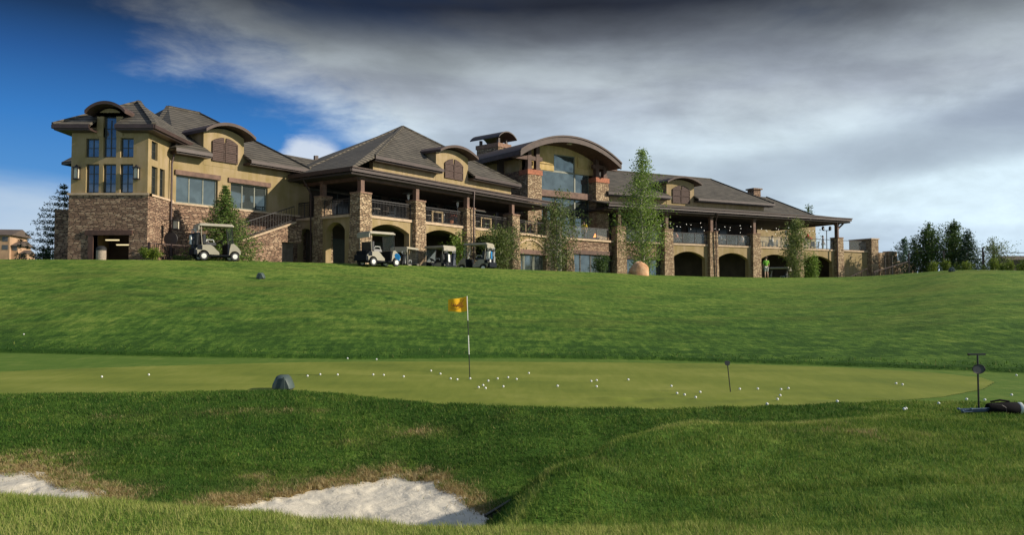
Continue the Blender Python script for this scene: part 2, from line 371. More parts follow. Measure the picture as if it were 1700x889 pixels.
def height(X, Y):
    X = np.asarray(X, float); Y = np.asarray(Y, float)
    Ys = np.maximum(Y, 2.); r = X / Ys
    pl = -1.66 + .02 * (np.minimum(Ys, 24) - 13)
    z = pl + .012 * undul(X, Y, 9.) * ss(Y, 12, 14)
    # lawn slope up to the crest, then the sunken drive before the building
    K = kerbY(r); D, zc = crest(r); z0 = -1.66 + .02 * (K - 13)
    t = np.clip((Y - K) / (D - K), 0, 1)
    g = t * (1.10 - .28 * t * t + .18 * t * t * t)
    up = z0 + (zc - z0) * g + .05 * undul(X, Y, 11.) * t * (1 - t) * 4 * .5 + .018 * undul(X + 9, Y, 4.) * ss(t, .03, .2) * (1 - ss(t, .8, 1))
    px = r * FPX + 850
    drop = np.interp(px, [0, 250, 400, 600, 640, 700, 745, 800, 1000, 1150, 1400, 1500, 1600, 1700], [.35, .3, .05, .10, .60, .65, .40, .25, .5, .75, .85, .35, .25, .2])
    back = zc - drop * ss(Y - D, .6, 3.8) - .9 * ss(Y, 110, 300)
    far = np.where(Y > D, back, up)
    z = np.where(Y > K, far, z)
    # cut edges: long grass stands a little above mown grass
    z = z + .075 * ss(Y - K, 0., .12) * (1 - ss(Y, 30, 40))
    m = (Y < 16) & (np.abs(X) < 14)
    if m.any():
        F = frontH(r)
        tz = np.where(m, 0, z)
        tz[m] = tps(np.clip(X[m], -10, 9), np.clip(Y[m], 2.6, 15))
        side = ss(np.abs(X + .5), 8.5, 12.)
        tz = tz * (1 - side) + (pl - .02) * side
        wgt = ss(Y, F - 1.3, F + .05)
        tz = np.clip(tz, -2.7, -1.3)
        z = np.where(m, tz * (1 - wgt) + z * wgt, z)
        ing = ss(F - Y, 0., .10)
        z = z + .02 * ing
    yr = np.interp(X, RX, RY); sd_ = Y - yr
    z = z + .085 * np.exp(-((sd_ + .22) / .34) ** 2) * ss(X, .35, 1.3) * (1 - ss(X, 2.2, 4.2)) * (Y < 12.5)
    nearb = (Y < 14)
    z = z + np.where(nearb, .010 * undul(X * 1.3, Y, 1.1) * ss(Y, 5, 7), 0)
    return z
def hz(x, y): return float(height(np.array([x]), np.array([y]))[0])
def ingreen(X, Y, g=0.):
    Ys = np.maximum(Y, 2.); r = X / Ys
    return (Y > frontY(r) + g) & (Y < backY(r) - g) & (r < PX(1645.)) 
_sand = [[(-9.3, 9.9), (-7.6, 10.45), (-6.6, 10.6), (-6.05, 10.5), (-5.7, 10.25), (-5.33, 9.95), (-4.95, 9.75), (-4.55, 9.45), (-4.6, 8.7), (-5.6, 8.3), (-7.5, 8.6), (-9.3, 9.)],
         [(-3.25, 9.62), (-2.95, 9.95), (-2.45, 10.35), (-1.95, 10.62), (-1.55, 10.80), (-1.2, 10.78), (-.92, 10.45), (-.62, 10.0), (-.42, 9.6), (-.30, 9.15), (-.38, 8.4), (-.9, 7.75), (-2.2, 7.8), (-3.1, 8.3), (-3.45, 9.0)]]
def polyd(X, Y, P):
    """signed distance to a polygon, negative inside"""
    P = np.array(P); Q = np.roll(P, -1, 0); d = np.full(X.shape, 1e9); ins = np.zeros(X.shape, bool)
    for (ax, ay), (bx_, by_) in zip(P, Q):
        ex, ey = bx_ - ax, by_ - ay; t = np.clip(((X - ax) * ex + (Y - ay) * ey) / (ex * ex + ey * ey), 0, 1)
        d = np.minimum(d, np.hypot(X - ax - t * ex, Y - ay - t * ey))
        c = ((ay > Y) != (by_ > Y)); xi = ax + (Y - ay) / (by_ - ay + 1e-12) * ex
        ins ^= c & (X < xi)
    return np.where(ins, -d, d)
def sandd(X, Y):
    d = np.minimum(polyd(X, Y, _sand[0]), polyd(X, Y, _sand[1]))
    return d + .045 * np.sin(X * 9 + 2 * np.sin(Y * 5)) + .03 * np.sin(X * 23 + Y * 17)
def grid_mesh(name, X, Y, Z, mask=None):
    ny, nx = X.shape
    idx = np.arange(ny * nx).reshape(ny, nx)
    q = np.stack([idx[:-1, :-1], idx[:-1, 1:], idx[1:, 1:], idx[1:, :-1]], -1).reshape(-1, 4)
    if mask is not None:
        q = q[mask[:-1, :-1].ravel()]
    used = np.unique(q); remap = np.zeros(ny * nx, np.int64); remap[used] = np.arange(len(used)); q = remap[q]
    co = np.stack([X, Y, Z], -1).reshape(-1, 3)[used]
    me = bpy.data.meshes.new(name); me.vertices.add(len(co)); me.vertices.foreach_set('co', co.ravel())
    me.loops.add(q.size); me.loops.foreach_set('vertex_index', q.ravel().astype(np.int32))
    me.polygons.add(len(q)); me.polygons.foreach_set('loop_start', np.arange(0, q.size, 4, dtype=np.int32))
    me.polygons.foreach_set('use_smooth', np.ones(len(q), bool)); me.update(calc_edges=True)
    return me, co
def dryness(X, Y):
    """how parched the turf is: worn rims above the sand and scattered worn patches"""
    d = sandd(X, Y)
    upper = ss(Y, 9.0, 9.9)
    rim = 1.15 * np.exp(-(np.maximum(d, 0) / np.where(X > -1.4, .20, .34)) ** 1.5) * np.clip(upper + .25, 0, 1) * (d < 1.6)
    rim = rim * (1 + .35 * undul(X * 2, Y * 2, 1.3))
    pat = 0
    for (px, py, Y0, sx, sy, a) in [(400, 700, 12.9, .8, .16, .50), (250, 730, 11.9, .45, .14, .35), (520, 695, 13.0, .35, .13, .3), (690, 720, 12.2, .55, .22, .5), (590, 745, 11.8, .5, .18, .3),
                               (840, 705, 12.4, .3, .12, .2), (1290, 720, 10.3, .9, .22, .55), (1400, 735, 9.6, .8, .28, .40), (420, 790, 10.6, .35, .18, .5), (60, 760, 11.2, .9, .25, .5), (1000, 800, 7.9, .7, .35, .14), (1500, 745, 9.3, .9, .4, .2), (200, 700, 12.7, .8, .25, .2)]:
        x0 = PX(px) * Y0; pat = pat + .9 * a * np.exp(-((X - x0) / sx) ** 2 - ((Y - Y0) / sy) ** 2)
    pat = pat * (1 + .4 * undul(X * 3, Y * 3, 1.7))
    return np.clip(rim * 1.05 + pat, 0, 1)
# one sheet from behind the camera to the horizon
ys = np.concatenate([np.linspace(-40, 2, 22)[:-1], np.linspace(2, 5, 16)[:-1], np.arange(5, 14.6, .04), np.arange(14.6, 25, .05), np.arange(25, 80, .3), np.geomspace(80, 4000, 50)])
rs = np.concatenate([np.linspace(-1.6, -.72, 40)[:-1], np.linspace(-.72, .72, 520), np.linspace(.72, 1.6, 40)[1:]])
Yg, Rg = np.meshgrid(ys, rs, indexing='ij'); Xg = Rg * (np.maximum(Yg, 0) + .4 + 12 * (1 - ss(Yg, -10, 4)))
Zg = height(Xg, Yg)
gin = ingreen(Xg, Yg, .06); sdd = np.where((Yg < 12) & (Yg > 7), sandd(Xg, np.clip(Yg, 7, 12)), 9)
Zl = Zg - .03 * gin - np.where(sdd < -.06, .05, 0)
me, co = grid_mesh('lawn', Xg, Yg, Zl)
lawn = bpy.data.objects.new('lawn', me); C.objects.link(lawn); tag(lawn, kind='structure')
at_ = me.attributes.new('dry', 'FLOAT', 'POINT')
dr = np.where((co[:, 1] < 14.5) & (co[:, 1] > 6), dryness(co[:, 0], co[:, 1]), 0); at_.data.foreach_set('value', dr.astype(np.float32))
at_ = me.attributes.new('cut', 'FLOAT', 'POINT')
rr = co[:, 0] / np.maximum(co[:, 1], 2); K = kerbY(rr)
cut = (1 - ss(co[:, 1], K - .05, K + .05)) * ss(co[:, 1], frontH(rr) - .1, frontH(rr) + .15)
at_.data.foreach_set('value', cut.astype(np.float32))
me2, _ = grid_mesh('putting_green', Xg, Yg, Zg + .005, ingreen(Xg, Yg, 0.))
green = bpy.data.objects.new('putting_green', me2); C.objects.link(green); tag(green, kind='structure')
foot = .012 * undul(Xg * 3, Yg * 3, 3.)
_fr = np.random.default_rng(3)          # footprints and rake scuffs pressed into the sand
for _ in range(70):
    fx_, fy_, fa = (_fr.uniform(-3.2, -.4), _fr.uniform(9.2, 10.8), _fr.uniform(0, 3.14)) if _fr.uniform() < .75 else (_fr.uniform(-8, -4.6), _fr.uniform(9, 10.5), _fr.uniform(0, 3.14))
    ca_, sa_ = math.cos(fa), math.sin(fa); ux = (Xg - fx_) * ca_ + (Yg - fy_) * sa_; uy = -(Xg - fx_) * sa_ + (Yg - fy_) * ca_
    q_ = (ux / .15) ** 2 + (uy / .06) ** 2; foot = foot - .010 * np.exp(-q_) + .004 * np.exp(-((np.sqrt(q_) - 1.5) / .4) ** 2)
me3, co3 = grid_mesh('bunker_sand', Xg, Yg, Zg + .01 + np.where((Yg > 7) & (Yg < 12), foot, 0), sdd < .02)
sand = bpy.data.objects.new('bunker_sand', me3); C.objects.link(sand); tag(sand, kind='structure')

def grasscol(v, dryin, base_lo, base_mid, base_hi):
    a = ramp(v, [(.18, base_lo), (.5, base_mid), (.85, base_hi)])
    return mixc(dryin, a, (.27, .175, .075, 1))
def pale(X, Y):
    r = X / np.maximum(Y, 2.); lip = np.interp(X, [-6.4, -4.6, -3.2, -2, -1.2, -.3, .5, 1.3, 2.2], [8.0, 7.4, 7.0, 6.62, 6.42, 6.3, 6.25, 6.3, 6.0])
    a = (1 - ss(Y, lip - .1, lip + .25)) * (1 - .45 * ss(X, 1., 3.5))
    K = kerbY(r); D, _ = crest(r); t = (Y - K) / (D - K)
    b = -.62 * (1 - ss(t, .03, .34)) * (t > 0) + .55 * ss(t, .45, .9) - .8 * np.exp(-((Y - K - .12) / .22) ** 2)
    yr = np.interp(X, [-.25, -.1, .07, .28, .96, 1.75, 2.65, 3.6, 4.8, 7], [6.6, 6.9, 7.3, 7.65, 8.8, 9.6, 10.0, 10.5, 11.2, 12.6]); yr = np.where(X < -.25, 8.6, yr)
    sd_ = Y - yr; bank_shade = ss(sd_, .0, .25) * (1 - ss(X, 4.2, 6.5)) * (Y < frontH(r)) * (1 - .15 * ss(Y, frontH(r) - 1.0, frontH(r)))
    c_ = -.62 * bank_shade + .85 * np.exp(-((sd_ + .20) / .16) ** 2) * (X > -.2) * (1 - ss(X, 4.2, 6.5)) * (Y < frontH(r))  # shade beyond the ridge and its sunlit crest, painted into the turf colour
    c_ = c_ - .30 * ss(X, -.3, .2) * (1 - ss(X, .9, 2.)) * ss(Y, 6.75, 7.1) * (sd_ < -.35) + .10 * undul(X * 2.2, Y * 2.2, 1.7) * (Y < 15)  # left flank of the mound also painted darker, as if turned from the sun
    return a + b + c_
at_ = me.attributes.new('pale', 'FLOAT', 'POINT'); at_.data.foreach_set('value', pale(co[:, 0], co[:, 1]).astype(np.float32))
def lawnfn(p):
    o = objc(); so_ = sep(o); yk = so_[1]
    far = smooth(yk, 14., 22.)
    str_ = comb(M('MULTIPLY', so_[0], .35), so_[1], so_[2])
    nA = noise(o, .33, 5, .6, .3); nB = noise(str_, 1.6, 6, .62, .2); nC = noise(o, 9., 5, .7); nD = noise(o, 40., 3, .7)
    nE = noise(comb(M('MULTIPLY', so_[0], .28), so_[1], 0.), 3.4, 6, .72)
    v = M('ADD', M('ADD', M('MULTIPLY', nA, .40), M('MULTIPLY', nB, .35)), M('ADD', M('MULTIPLY', nC, .14), M('MULTIPLY', nE, .36)))
    nF = noise(comb(so_[0], M('MULTIPLY', so_[1], .26), 0.), 4.2, 5, .75)
    v = M('ADD', v, M('MULTIPLY', M('SUBTRACT', nD, .5), .14)); v = M('ADD', v, M('MULTIPLY', M('SUBTRACT', nF, .5), M('MULTIPLY', far, .75)))
    v = M('ADD', M('MULTIPLY', M('SUBTRACT', v, .625), 2.6), .5)
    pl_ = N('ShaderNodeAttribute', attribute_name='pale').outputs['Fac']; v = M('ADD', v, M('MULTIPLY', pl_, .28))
    ad = N('ShaderNodeAttribute', attribute_name='dry'); ac = N('ShaderNodeAttribute', attribute_name='cut')
    col = grasscol(v, M('MULTIPLY', ad.outputs['Fac'], .85), (.035, .088, .012), (.085, .168, .022), (.19, .262, .046))
    # the slope behind the green: worn yellowish blotches
    yb = M('MULTIPLY', M('MULTIPLY', smooth(noise(str_, .55, 6, .68, .5), .46, .66), smooth(yk, 22., 30.)), .65)
    col = mixc(yb, col, (.135, .165, .032, 1))
    v2 = M('ADD', M('ADD', M('MULTIPLY', nE, .45), M('MULTIPLY', nB, .25)), M('MULTIPLY', nF, .50)); v2 = M('SUBTRACT', v2, .10); mown = ramp(v2, [(.32, (.062, .120, .018)), (.5, (.092, .160, .024)), (.66, (.155, .205, .042))])
    col = mixc(ac.outputs['Fac'], col, mown)
    lk(col, p.inputs['Base Color'])
    hb = M('ADD', M('MULTIPLY', nC, .6), M('ADD', M('MULTIPLY', nE, 1.5), M('MULTIPLY', nD, .2)))
    b = N('ShaderNodeBump'); lk(hb, b.inputs['Height']); b.inputs['Distance'].default_value = .12
    lk(M('SUBTRACT', .75, M('MULTIPLY', ac.outputs['Fac'], .6)), b.inputs['Strength']); lk(b.outputs[0], p.inputs['Normal'])
    p.inputs['Sheen Weight'].default_value = .0
m_lawn = mat('lawn_turf', rough=.9, spec=.12, fn=lawnfn); me.materials.append(m_lawn)
def greenfn(p):
    o = objc(); s_ = sep(o); st = comb(M('MULTIPLY', s_[0], .22), s_[1], 0.)
    n1 = noise(st, .9, 6, .6, .3); n2 = noise(comb(s_[0], M('MULTIPLY', s_[1], .22), 0.), 5., 6, .7); n3 = noise(o, 60., 3, .7)
    v = M('ADD', M('MULTIPLY', n1, .5), M('ADD', M('MULTIPLY', n2, .35), M('MULTIPLY', n3, .15)))
    v = M('ADD', M('MULTIPLY', M('SUBTRACT', v, .5), 2.3), .5)
    wv = N('ShaderNodeTexWave', wave_type='BANDS', bands_direction='DIAGONAL'); lk(o, wv.inputs['Vector']); wv.inputs['Scale'].default_value = .17; wv.inputs['Distortion'].default_value = .8
    v = M('ADD', v, M('MULTIPLY', M('SUBTRACT', wv.outputs['Fac'], .5), .22))
    lk(ramp(v, [(.1, (.115, .155, .023)), (.5, (.172, .205, .032)), (.9, (.245, .262, .054))]), p.inputs['Base Color'])
    lk(bumpn(M('ADD', n3, n2), .25, .01), p.inputs['Normal'])
m_green = mat('putting_turf', rough=.85, spec=.15, fn=greenfn); me2.materials.append(m_green)
def sandfn(p):
    o = objc(); n1 = noise(o, 1.4, 5, .6, .4); n2 = noise(o, 9., 6, .65, .6); n3 = noise(o, 120., 2, .6)
    f = M('MULTIPLY', smooth(n1, .3, .7, .90, 1.08), M('MULTIPLY', smooth(n2, .3, .7, .88, 1.05), smooth(n3, .2, .8, .9, 1.1)))
    col = mixc(1., (.66, .60, .49, 1), comb(f, f, f), 'MULTIPLY')
    rt = M('MULTIPLY', smooth(noise(o, 5.5, 6, .75, 1.5), .64, .70), .75)
    lk(mixc(rt, col, (.20, .14, .085, 1)), p.inputs['Base Color']); lk(bumpn(M('ADD', n2, M('MULTIPLY', n3, .06)), .6, .035), p.inputs['Normal'])
m_sand = mat('bunker_sand', rough=.95, spec=.2, fn=sandfn); me3.materials.append(m_sand)

# rough grass blades on the near banks: nobody could count them
def tris_obj(name, co_, mats, attrs=None, nper=3, smooth_=False):
    me = bpy.data.meshes.new(name); n = len(co_) // nper
    me.vertices.add(len(co_)); me.vertices.foreach_set('co', np.ascontiguousarray(co_, np.float32).ravel())
    me.loops.add(len(co_)); me.loops.foreach_set('vertex_index', np.arange(len(co_), dtype=np.int32))
    me.polygons.add(n); me.polygons.foreach_set('loop_start', np.arange(0, len(co_), nper, dtype=np.int32)); me.update(calc_edges=True)
    for k, a in (attrs or {}).items():
        t = me.attributes.new(k, 'FLOAT', 'POINT'); t.data.foreach_set('value', np.ascontiguousarray(a, np.float32))
    me.materials.append(mats); o = bpy.data.objects.new(name, me); C.objects.link(o)
    return o
def blades(n, y0, y1, rmin, rmax, hgt, wid, tint=None, pick=None):
    Y = np.sqrt(rng.uniform(y0 * y0, y1 * y1, n)); r = rng.uniform(rmin, rmax, n); X = r * Y
    K = kerbY(X / Y); F = frontH(X / Y)
    rr = X / Y
    ok = (Y < F) | (Y > K + .02)
    d = np.where(Y < 12, sandd(X, np.minimum(Y, 12)), 9); ok &= (d > rng.uniform(-.05, .05, n)) | (rng.uniform(0, 1, n) < .02 * (d > -.35))
    if pick is not None: ok &= pick(X, Y)
    X, Y = X[ok], Y[ok]; n = len(X); Z = height(X, Y); dr = np.where(Y < 14.5, dryness(X, Y), 0)
    clump = .5 + .5 * undul(X * 4, Y * 4, 1.9)
    h = hgt * rng.uniform(.45, 1.25, n) * (.75 + .5 * np.clip(clump, 0, 1)); w = wid * rng.uniform(.6, 1.3, n)
    an = rng.uniform(0, 6.283, n); lean = rng.normal(0, .45, (n, 2)) * h[:, None] + np.array([-.15, .1]) * h[:, None]
    dx, dy = np.cos(an) * w, np.sin(an) * w
    P = np.empty((n, 3, 3)); P[:, 0] = np.c_[X - dx, Y - dy, Z - .01]; P[:, 1] = np.c_[X + dx, Y + dy, Z - .01]; P[:, 2] = np.c_[X + lean[:, 0], Y + lean[:, 1], Z + h]
    rnd = rng.uniform(0, 1, n)
    return P.reshape(-1, 3), np.repeat(rnd, 3), np.repeat(dr, 3), np.tile([0, 0, 1.], n)
def bladefn(p):
    o = objc(); a = N('ShaderNodeAttribute', attribute_name='rnd').outputs['Fac']; d = N('ShaderNodeAttribute', attribute_name='dry').outputs['Fac']
    nA = noise(o, .55, 4, .6, .3); nB = noise(o, 2.6, 5, .65)
    v = M('ADD', M('ADD', M('MULTIPLY', nA, .55), M('MULTIPLY', nB, .56)), M('MULTIPLY', a, .40)); v = M('ADD', M('MULTIPLY', M('SUBTRACT', v, .755), 1.9), .47)
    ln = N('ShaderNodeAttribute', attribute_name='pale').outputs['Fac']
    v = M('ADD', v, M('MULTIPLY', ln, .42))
    dd = M('MULTIPLY', smooth(M('SUBTRACT', M('MULTIPLY', d, smooth(noise(o, 4.5, 5, .75), .38, .60, .30, 1.30)), M('MULTIPLY', a, .62)), .0, .30), .9)
    col = ramp(v, [(.10, (.042, .105, .016)), (.45, (.105, .195, .028)), (.75, (.23, .295, .055)), (1., (.36, .375, .12))])
    so_ = sep(o); str_ = comb(M('MULTIPLY', so_[0], .35), so_[1], so_[2])
    yb = M('MULTIPLY', M('MULTIPLY', smooth(noise(str_, .55, 6, .68, .5), .46, .66), smooth(so_[1], 22., 30.)), .7)
    col = mixc(yb, col, (.19, .23, .05, 1))
    col = mixc(M('MULTIPLY', M('GREATER_THAN', a, .93), .7), col, (.27, .26, .10, 1))
    dcol = ramp(noise(o, 14., 3, .6), [(.28, (.20, .12, .055)), (.48, (.42, .31, .15)), (.68, (.62, .52, .31))])
    lk(mixc(dd, col, dcol), p.inputs['Base Color'])
    tr = N('ShaderNodeBsdfTranslucent'); lk(mixc(dd, col, dcol), tr.inputs[0]); mx = N('ShaderNodeMixShader'); mx.inputs[0].default_value = .35
    lk(p.outputs[0], mx.inputs[1]); lk(tr.outputs[0], mx.inputs[2]); lk(mx.outputs[0], nt.nodes['Material Output'].inputs[0])
m_blade = mat('grass_blade', rough=.75, spec=.15, fn=bladefn)
bl = [blades(30000, 5.0, 15., -1.25, -.70, .05, .008), blades(30000, 5.0, 15., .70, 1.25, .05, .008),
      blades(90000, 5.0, 7.6, -.72, .72, .050, .0032), blades(190000, 7.4, 11., -.70, .70, .042, .0042), blades(220000, 10.8, 15., -.70, .70, .042, .006),
      blades(30000, 14., 25.5, -.70, .70, .055, .012, pick=lambda X, Y: (Y > kerbY(X / Y) - .0) & (Y < kerbY(X / Y) + .8)),
      ]
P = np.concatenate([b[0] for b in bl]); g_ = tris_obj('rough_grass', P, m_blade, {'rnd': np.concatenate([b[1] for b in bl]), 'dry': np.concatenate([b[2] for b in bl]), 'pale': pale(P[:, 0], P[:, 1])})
tag(g_, 'uneven rough grass blades over the banks and slopes around the green', 'grass', kind='stuff')
# coarse straw tufts hanging over the bunker's upper rim
def rimtufts():
    out = []; 
    for P_ in _sand:
        P_ = np.array(P_ + P_[:1]); seg = np.hypot(*np.diff(P_, axis=0).T); cs = np.r_[0, np.cumsum(seg)]
        n = int(cs[-1] * 900); t = rng.uniform(0, cs[-1], n); x = np.interp(t, cs, P_[:, 0]); y = np.interp(t, cs, P_[:, 1])
        off = np.abs(rng.normal(0, .16, n)); a = rng.uniform(0, 6.28, n); x = x + np.cos(a) * off; y = y + np.sin(a) * off
        k = y > 9.3; x, y = x[k], y[k]; out.append(np.c_[x, y])
    q = np.concatenate(out); X, Y = q[:, 0], q[:, 1]; n = len(X); d = sandd(X, Y); k = d > -.10; X, Y = X[k], Y[k]; n = len(X); Z = height(X, Y)
    h = rng.uniform(.03, .085, n); w = .0045; an = rng.uniform(0, 6.28, n); ln = np.c_[rng.normal(0, .03, n), rng.normal(-.035, .03, n)]
    P = np.empty((n, 3, 3)); P[:, 0] = np.c_[X - np.cos(an) * w, Y - np.sin(an) * w, Z]; P[:, 1] = np.c_[X + np.cos(an) * w, Y + np.sin(an) * w, Z]; P[:, 2] = np.c_[X + ln[:, 0], Y + ln[:, 1], Z + h]
    return P.reshape(-1, 3), np.repeat(rng.uniform(0, .9, n), 3)
P, rn = rimtufts(); g_ = tris_obj('straw_tufts', P, m_blade, {'rnd': rn, 'dry': np.ones(len(P))})
tag(g_, 'straw-brown dead tufts along the upper rims of the bunkers', 'dry grass', kind='stuff')
# ------------------------------------------------------------------ the clubhouse
CF = Fr((-9.23, 50.0), (.583, .814)); EF = Fr((14.45, 75.0), (.889, .459)); DF = Fr((1.34, 69.0), (.80, .60)); TF = Fr((-18.95, 42.7), (1, 0))
_t0 = CF.w(20.6, 0); _t1 = EF.w(-6.3, 0); KF = Fr((_t0.x, _t0.y), (_t1.x - _t0.x, _t1.y - _t0.y)); KL = math.hypot(_t1.x - _t0.x, _t1.y - _t0.y)
GZ = 1.0            # walls run down behind the lawn crest
club = thing('clubhouse', 'long stone and ochre stucco clubhouse with brown hip roofs and vaulted glass gable', 'building', (CF.O[0], CF.O[1], 1.9))
def part(mb, name, m, fr, parent=None, **k): return mb.build(name, m, parent or club, fr, **k)
def wall(fr, b0, b1, a0, a1, z0, z1, name, m, holes=()):
    """wall slab in the a-z plane with rectangular holes (a0,a1,z0,z1)"""
    A = sorted({a0, a1, *[h[0] for h in holes], *[h[1] for h in holes]}); Z = sorted({z0, z1, *[h[2] for h in holes], *[h[3] for h in holes]})
    mb = MB()
    for i in range(len(A) - 1):
        for j in range(len(Z) - 1):
            ca, cz = (A[i] + A[i + 1]) / 2, (Z[j] + Z[j + 1]) / 2
            if any(h[0] < ca < h[1] and h[2] < cz < h[3] for h in holes): continue
            mb.box(A[i], A[i + 1], b0, b1, Z[j], Z[j + 1])
    return part(mb, name, m, fr)
def window(fr, b, a0, a1, z0, z1, nv, nh, fm=None, gm=None, t=.06, parent=None, arch=0.):
    """a recessed window: frame with mullions, glass as its sub-part; b is the wall face"""
    fm = fm or m_frame; gm = gm or m_glass; f = MB(); y0, y1 = b + .06, b + .15
    f.box(a0, a0 + t, y0, y1, z0, z1); f.box(a1 - t, a1, y0, y1, z0, z1)
    f.box(a0 + t, a1 - t, y0, y1, z0, z0 + t)
    if not arch: f.box(a0 + t, a1 - t, y0, y1, z1 - t, z1)
    for i in range(1, nv): x = a0 + (a1 - a0) * i / nv; f.box(x - t * .4, x + t * .4, y0 + .01, y1 - .01, z0 + t, z1 - t)
    for j in range(1, nh): z = z0 + (z1 - z0) * j / nh; f.box(a0 + t, a1 - t, y0 + .016, y1 - .016, z - t * .3, z + t * .3)
    g = MB()
    if arch:
        pts = [(a0, z1)] + [((a0 + a1) / 2 - math.cos(math.pi * k / 10) * (a1 - a0) / 2, z1 + math.sin(math.pi * k / 10) * arch) for k in range(1, 10)] + [(a1, z1)]
        for p, q in zip(pts, pts[1:]): f.beam((p[0], b + .105, p[1]), (q[0], b + .105, q[1]), .09, t)
        g.xz([(a0 + .02, z0)] + [(a1 - .02, z0)] + pts[::-1], b + .10, b + .12)
    else: g.box(a0 + .02, a1 - .02, b + .095, b + .125, z0 + .02, z1 - .02)
    o = part(f, 'window', fm, fr, parent); g.build('pane', gm, o); return o
def arcpts(a0, a1, zs, zt, n=14):
    """segmental arch from springing zs to crown zt"""
    w_ = (a1 - a0) / 2; h = zt - zs; rad = (w_ * w_ + h * h) / (2 * h); t = math.asin(min(1, w_ / rad)); c = (a0 + a1) / 2
    return [(c + rad * math.sin(-t + 2 * t * k / n), zt - rad + rad * math.cos(-t + 2 * t * k / n)) for k in range(n + 1)]
def archwall(fr, b0, b1, a0, a1, z0, z1, o0, o1, zs, zt, name='arch_wall', m=None, axis='a'):
    """wall panel with one arched opening o0..o1"""
    mb = MB(); P = arcpts(o0, o1, zs, zt)
    def col(x0, x1, zz0, zz1, zz2=None):
        zz2 = zz0 if zz2 is None else zz2
        if axis == 'a': mb.xz([(x0, zz0), (x1, zz2), (x1, zz1), (x0, zz1)], b0, b1)
        else: mb.yz([(x0, zz0), (x1, zz2), (x1, zz1), (x0, zz1)], b0, b1)
    if o0 > a0: col(a0, o0, z0, z1)
    if a1 > o1: col(o1, a1, z0, z1)
    for p, q in zip(P, P[1:]): col(p[0], q[0], p[1], z1, q[1])
    return part(mb, name, m or m_stucco, fr)
def column(fr, a, b, z1, wid=.98, post=None, cap=True, flip=0):
    mb = MB(); h = wid / 2; mb.box(a - h - .10, a + h + .10, b - h - .05, b + h + .05, GZ, z1, t=.09)
    o = part(mb, 'stone_column', m_stone2, fr)
    if cap: MB().box(a - h - .03, a + h + .03, b - h - .01, b + h + .01, z1, z1 + .10).build('column_cap', m_capb, o)
    if post:
        p = MB(); p.box(a - .15, a + .15, b - .15, b + .15, z1 + .1, post); p.box(a - .20, a + .20, b - .20, b + .20, post - .16, post); p.build('timber_post', m_woodlt, o)
    return o
def railing(fr, a0, a1, b, z0, h=1.0, axis='a', dz=0.):
    mb = MB(); n = max(3, int(abs(a1 - a0) / .13))
    def P(t, z): x = a0 + (a1 - a0) * t; return (x, b, z + dz * t) if axis == 'a' else (b, x, z + dz * t)
    mb.beam(P(0, z0 + h), P(1, z0 + h), .06, .06); mb.beam(P(0, z0 + h - .14), P(1, z0 + h - .14), .025, .03); mb.beam(P(0, z0 + .08), P(1, z0 + .08), .03, .04)
    for i in range(n + 1): mb.tube(P(i / n, z0 + .02), P(i / n, z0 + h), .013, n=4)
    for i in range(4): mb.tube(P(i / 3, z0), P(i / 3, z0 + h + .02), .03, n=5)
    return part(mb, 'balcony_railing', m_iron, fr)
def glassrail(fr, a0, a1, b, z0, h=1.0):
    mb = MB(); n = max(2, round((a1 - a0) / 1.5))
    mb.beam((a0, b, z0 + h), (a1, b, z0 + h), .07, .05); mb.beam((a0, b, z0 + .06), (a1, b, z0 + .06), .05, .04)
    for i in range(n + 1): x = a0 + (a1 - a0) * i / n; mb.box(x - .03, x + .03, b - .03, b + .03, z0, z0 + h - .02)
    o = part(mb, 'glass_balustrade', m_iron, fr); MB().box(a0 + .04, a1 - .04, b - .008, b + .008, z0 + .1, z0 + h - .03).build('guard_glass', m_clear, o); return o
def ledge(fr, a0, a1, b0, b1, z): return part(MB().box(a0, a1, b0, b1, z - .16, z), 'balcony_ledge', m_ledge, fr)
def roofm(fr, verts, faces, th=.16, name='roof', m=None):
    """roof planes with real thickness: the same polygons lifted and dropped, fascia round the edge"""
    n = len(verts); vs = [Vector(v) for v in verts] + [Vector(v) - Vector((0, 0, th)) for v in verts]
    mb = MB(); fs = [tuple(f) for f in faces] + [tuple(n + i for i in reversed(f)) for f in faces]
    ed = {}
    for f in faces:
        for i in range(len(f)):
            e = (f[i], f[(i + 1) % len(f)]); k = tuple(sorted(e)); ed.setdefault(k, []).append(e)
    for k, l in ed.items():
        if len(l) == 1: i, j = l[0]; fs.append((j, i, i + n, j + n))
    mb.add(vs, fs); return part(mb, name, m or m_roof, fr)
def gutter(fr, pts, name='eave_fascia', hh=.20, ww=.13, m=None):
    mb = MB()
    for p, q in zip(pts, pts[1:]): mb.beam(p, q, ww, hh)
    return part(mb, name, m or m_fascia, fr)
def ridgecaps(fr, segs):
    mb = MB()
    for p, q in segs: mb.beam(Vector(p) + Vector((0, 0, .03)), Vector(q) + Vector((0, 0, .03)), .22, .12)
    return part(mb, 'ridge_cap', m_roof, fr)
def downspout(fr, pts, r=.06): return part(MB().path(pts, r, 6), 'downspout', m_bronze, fr)
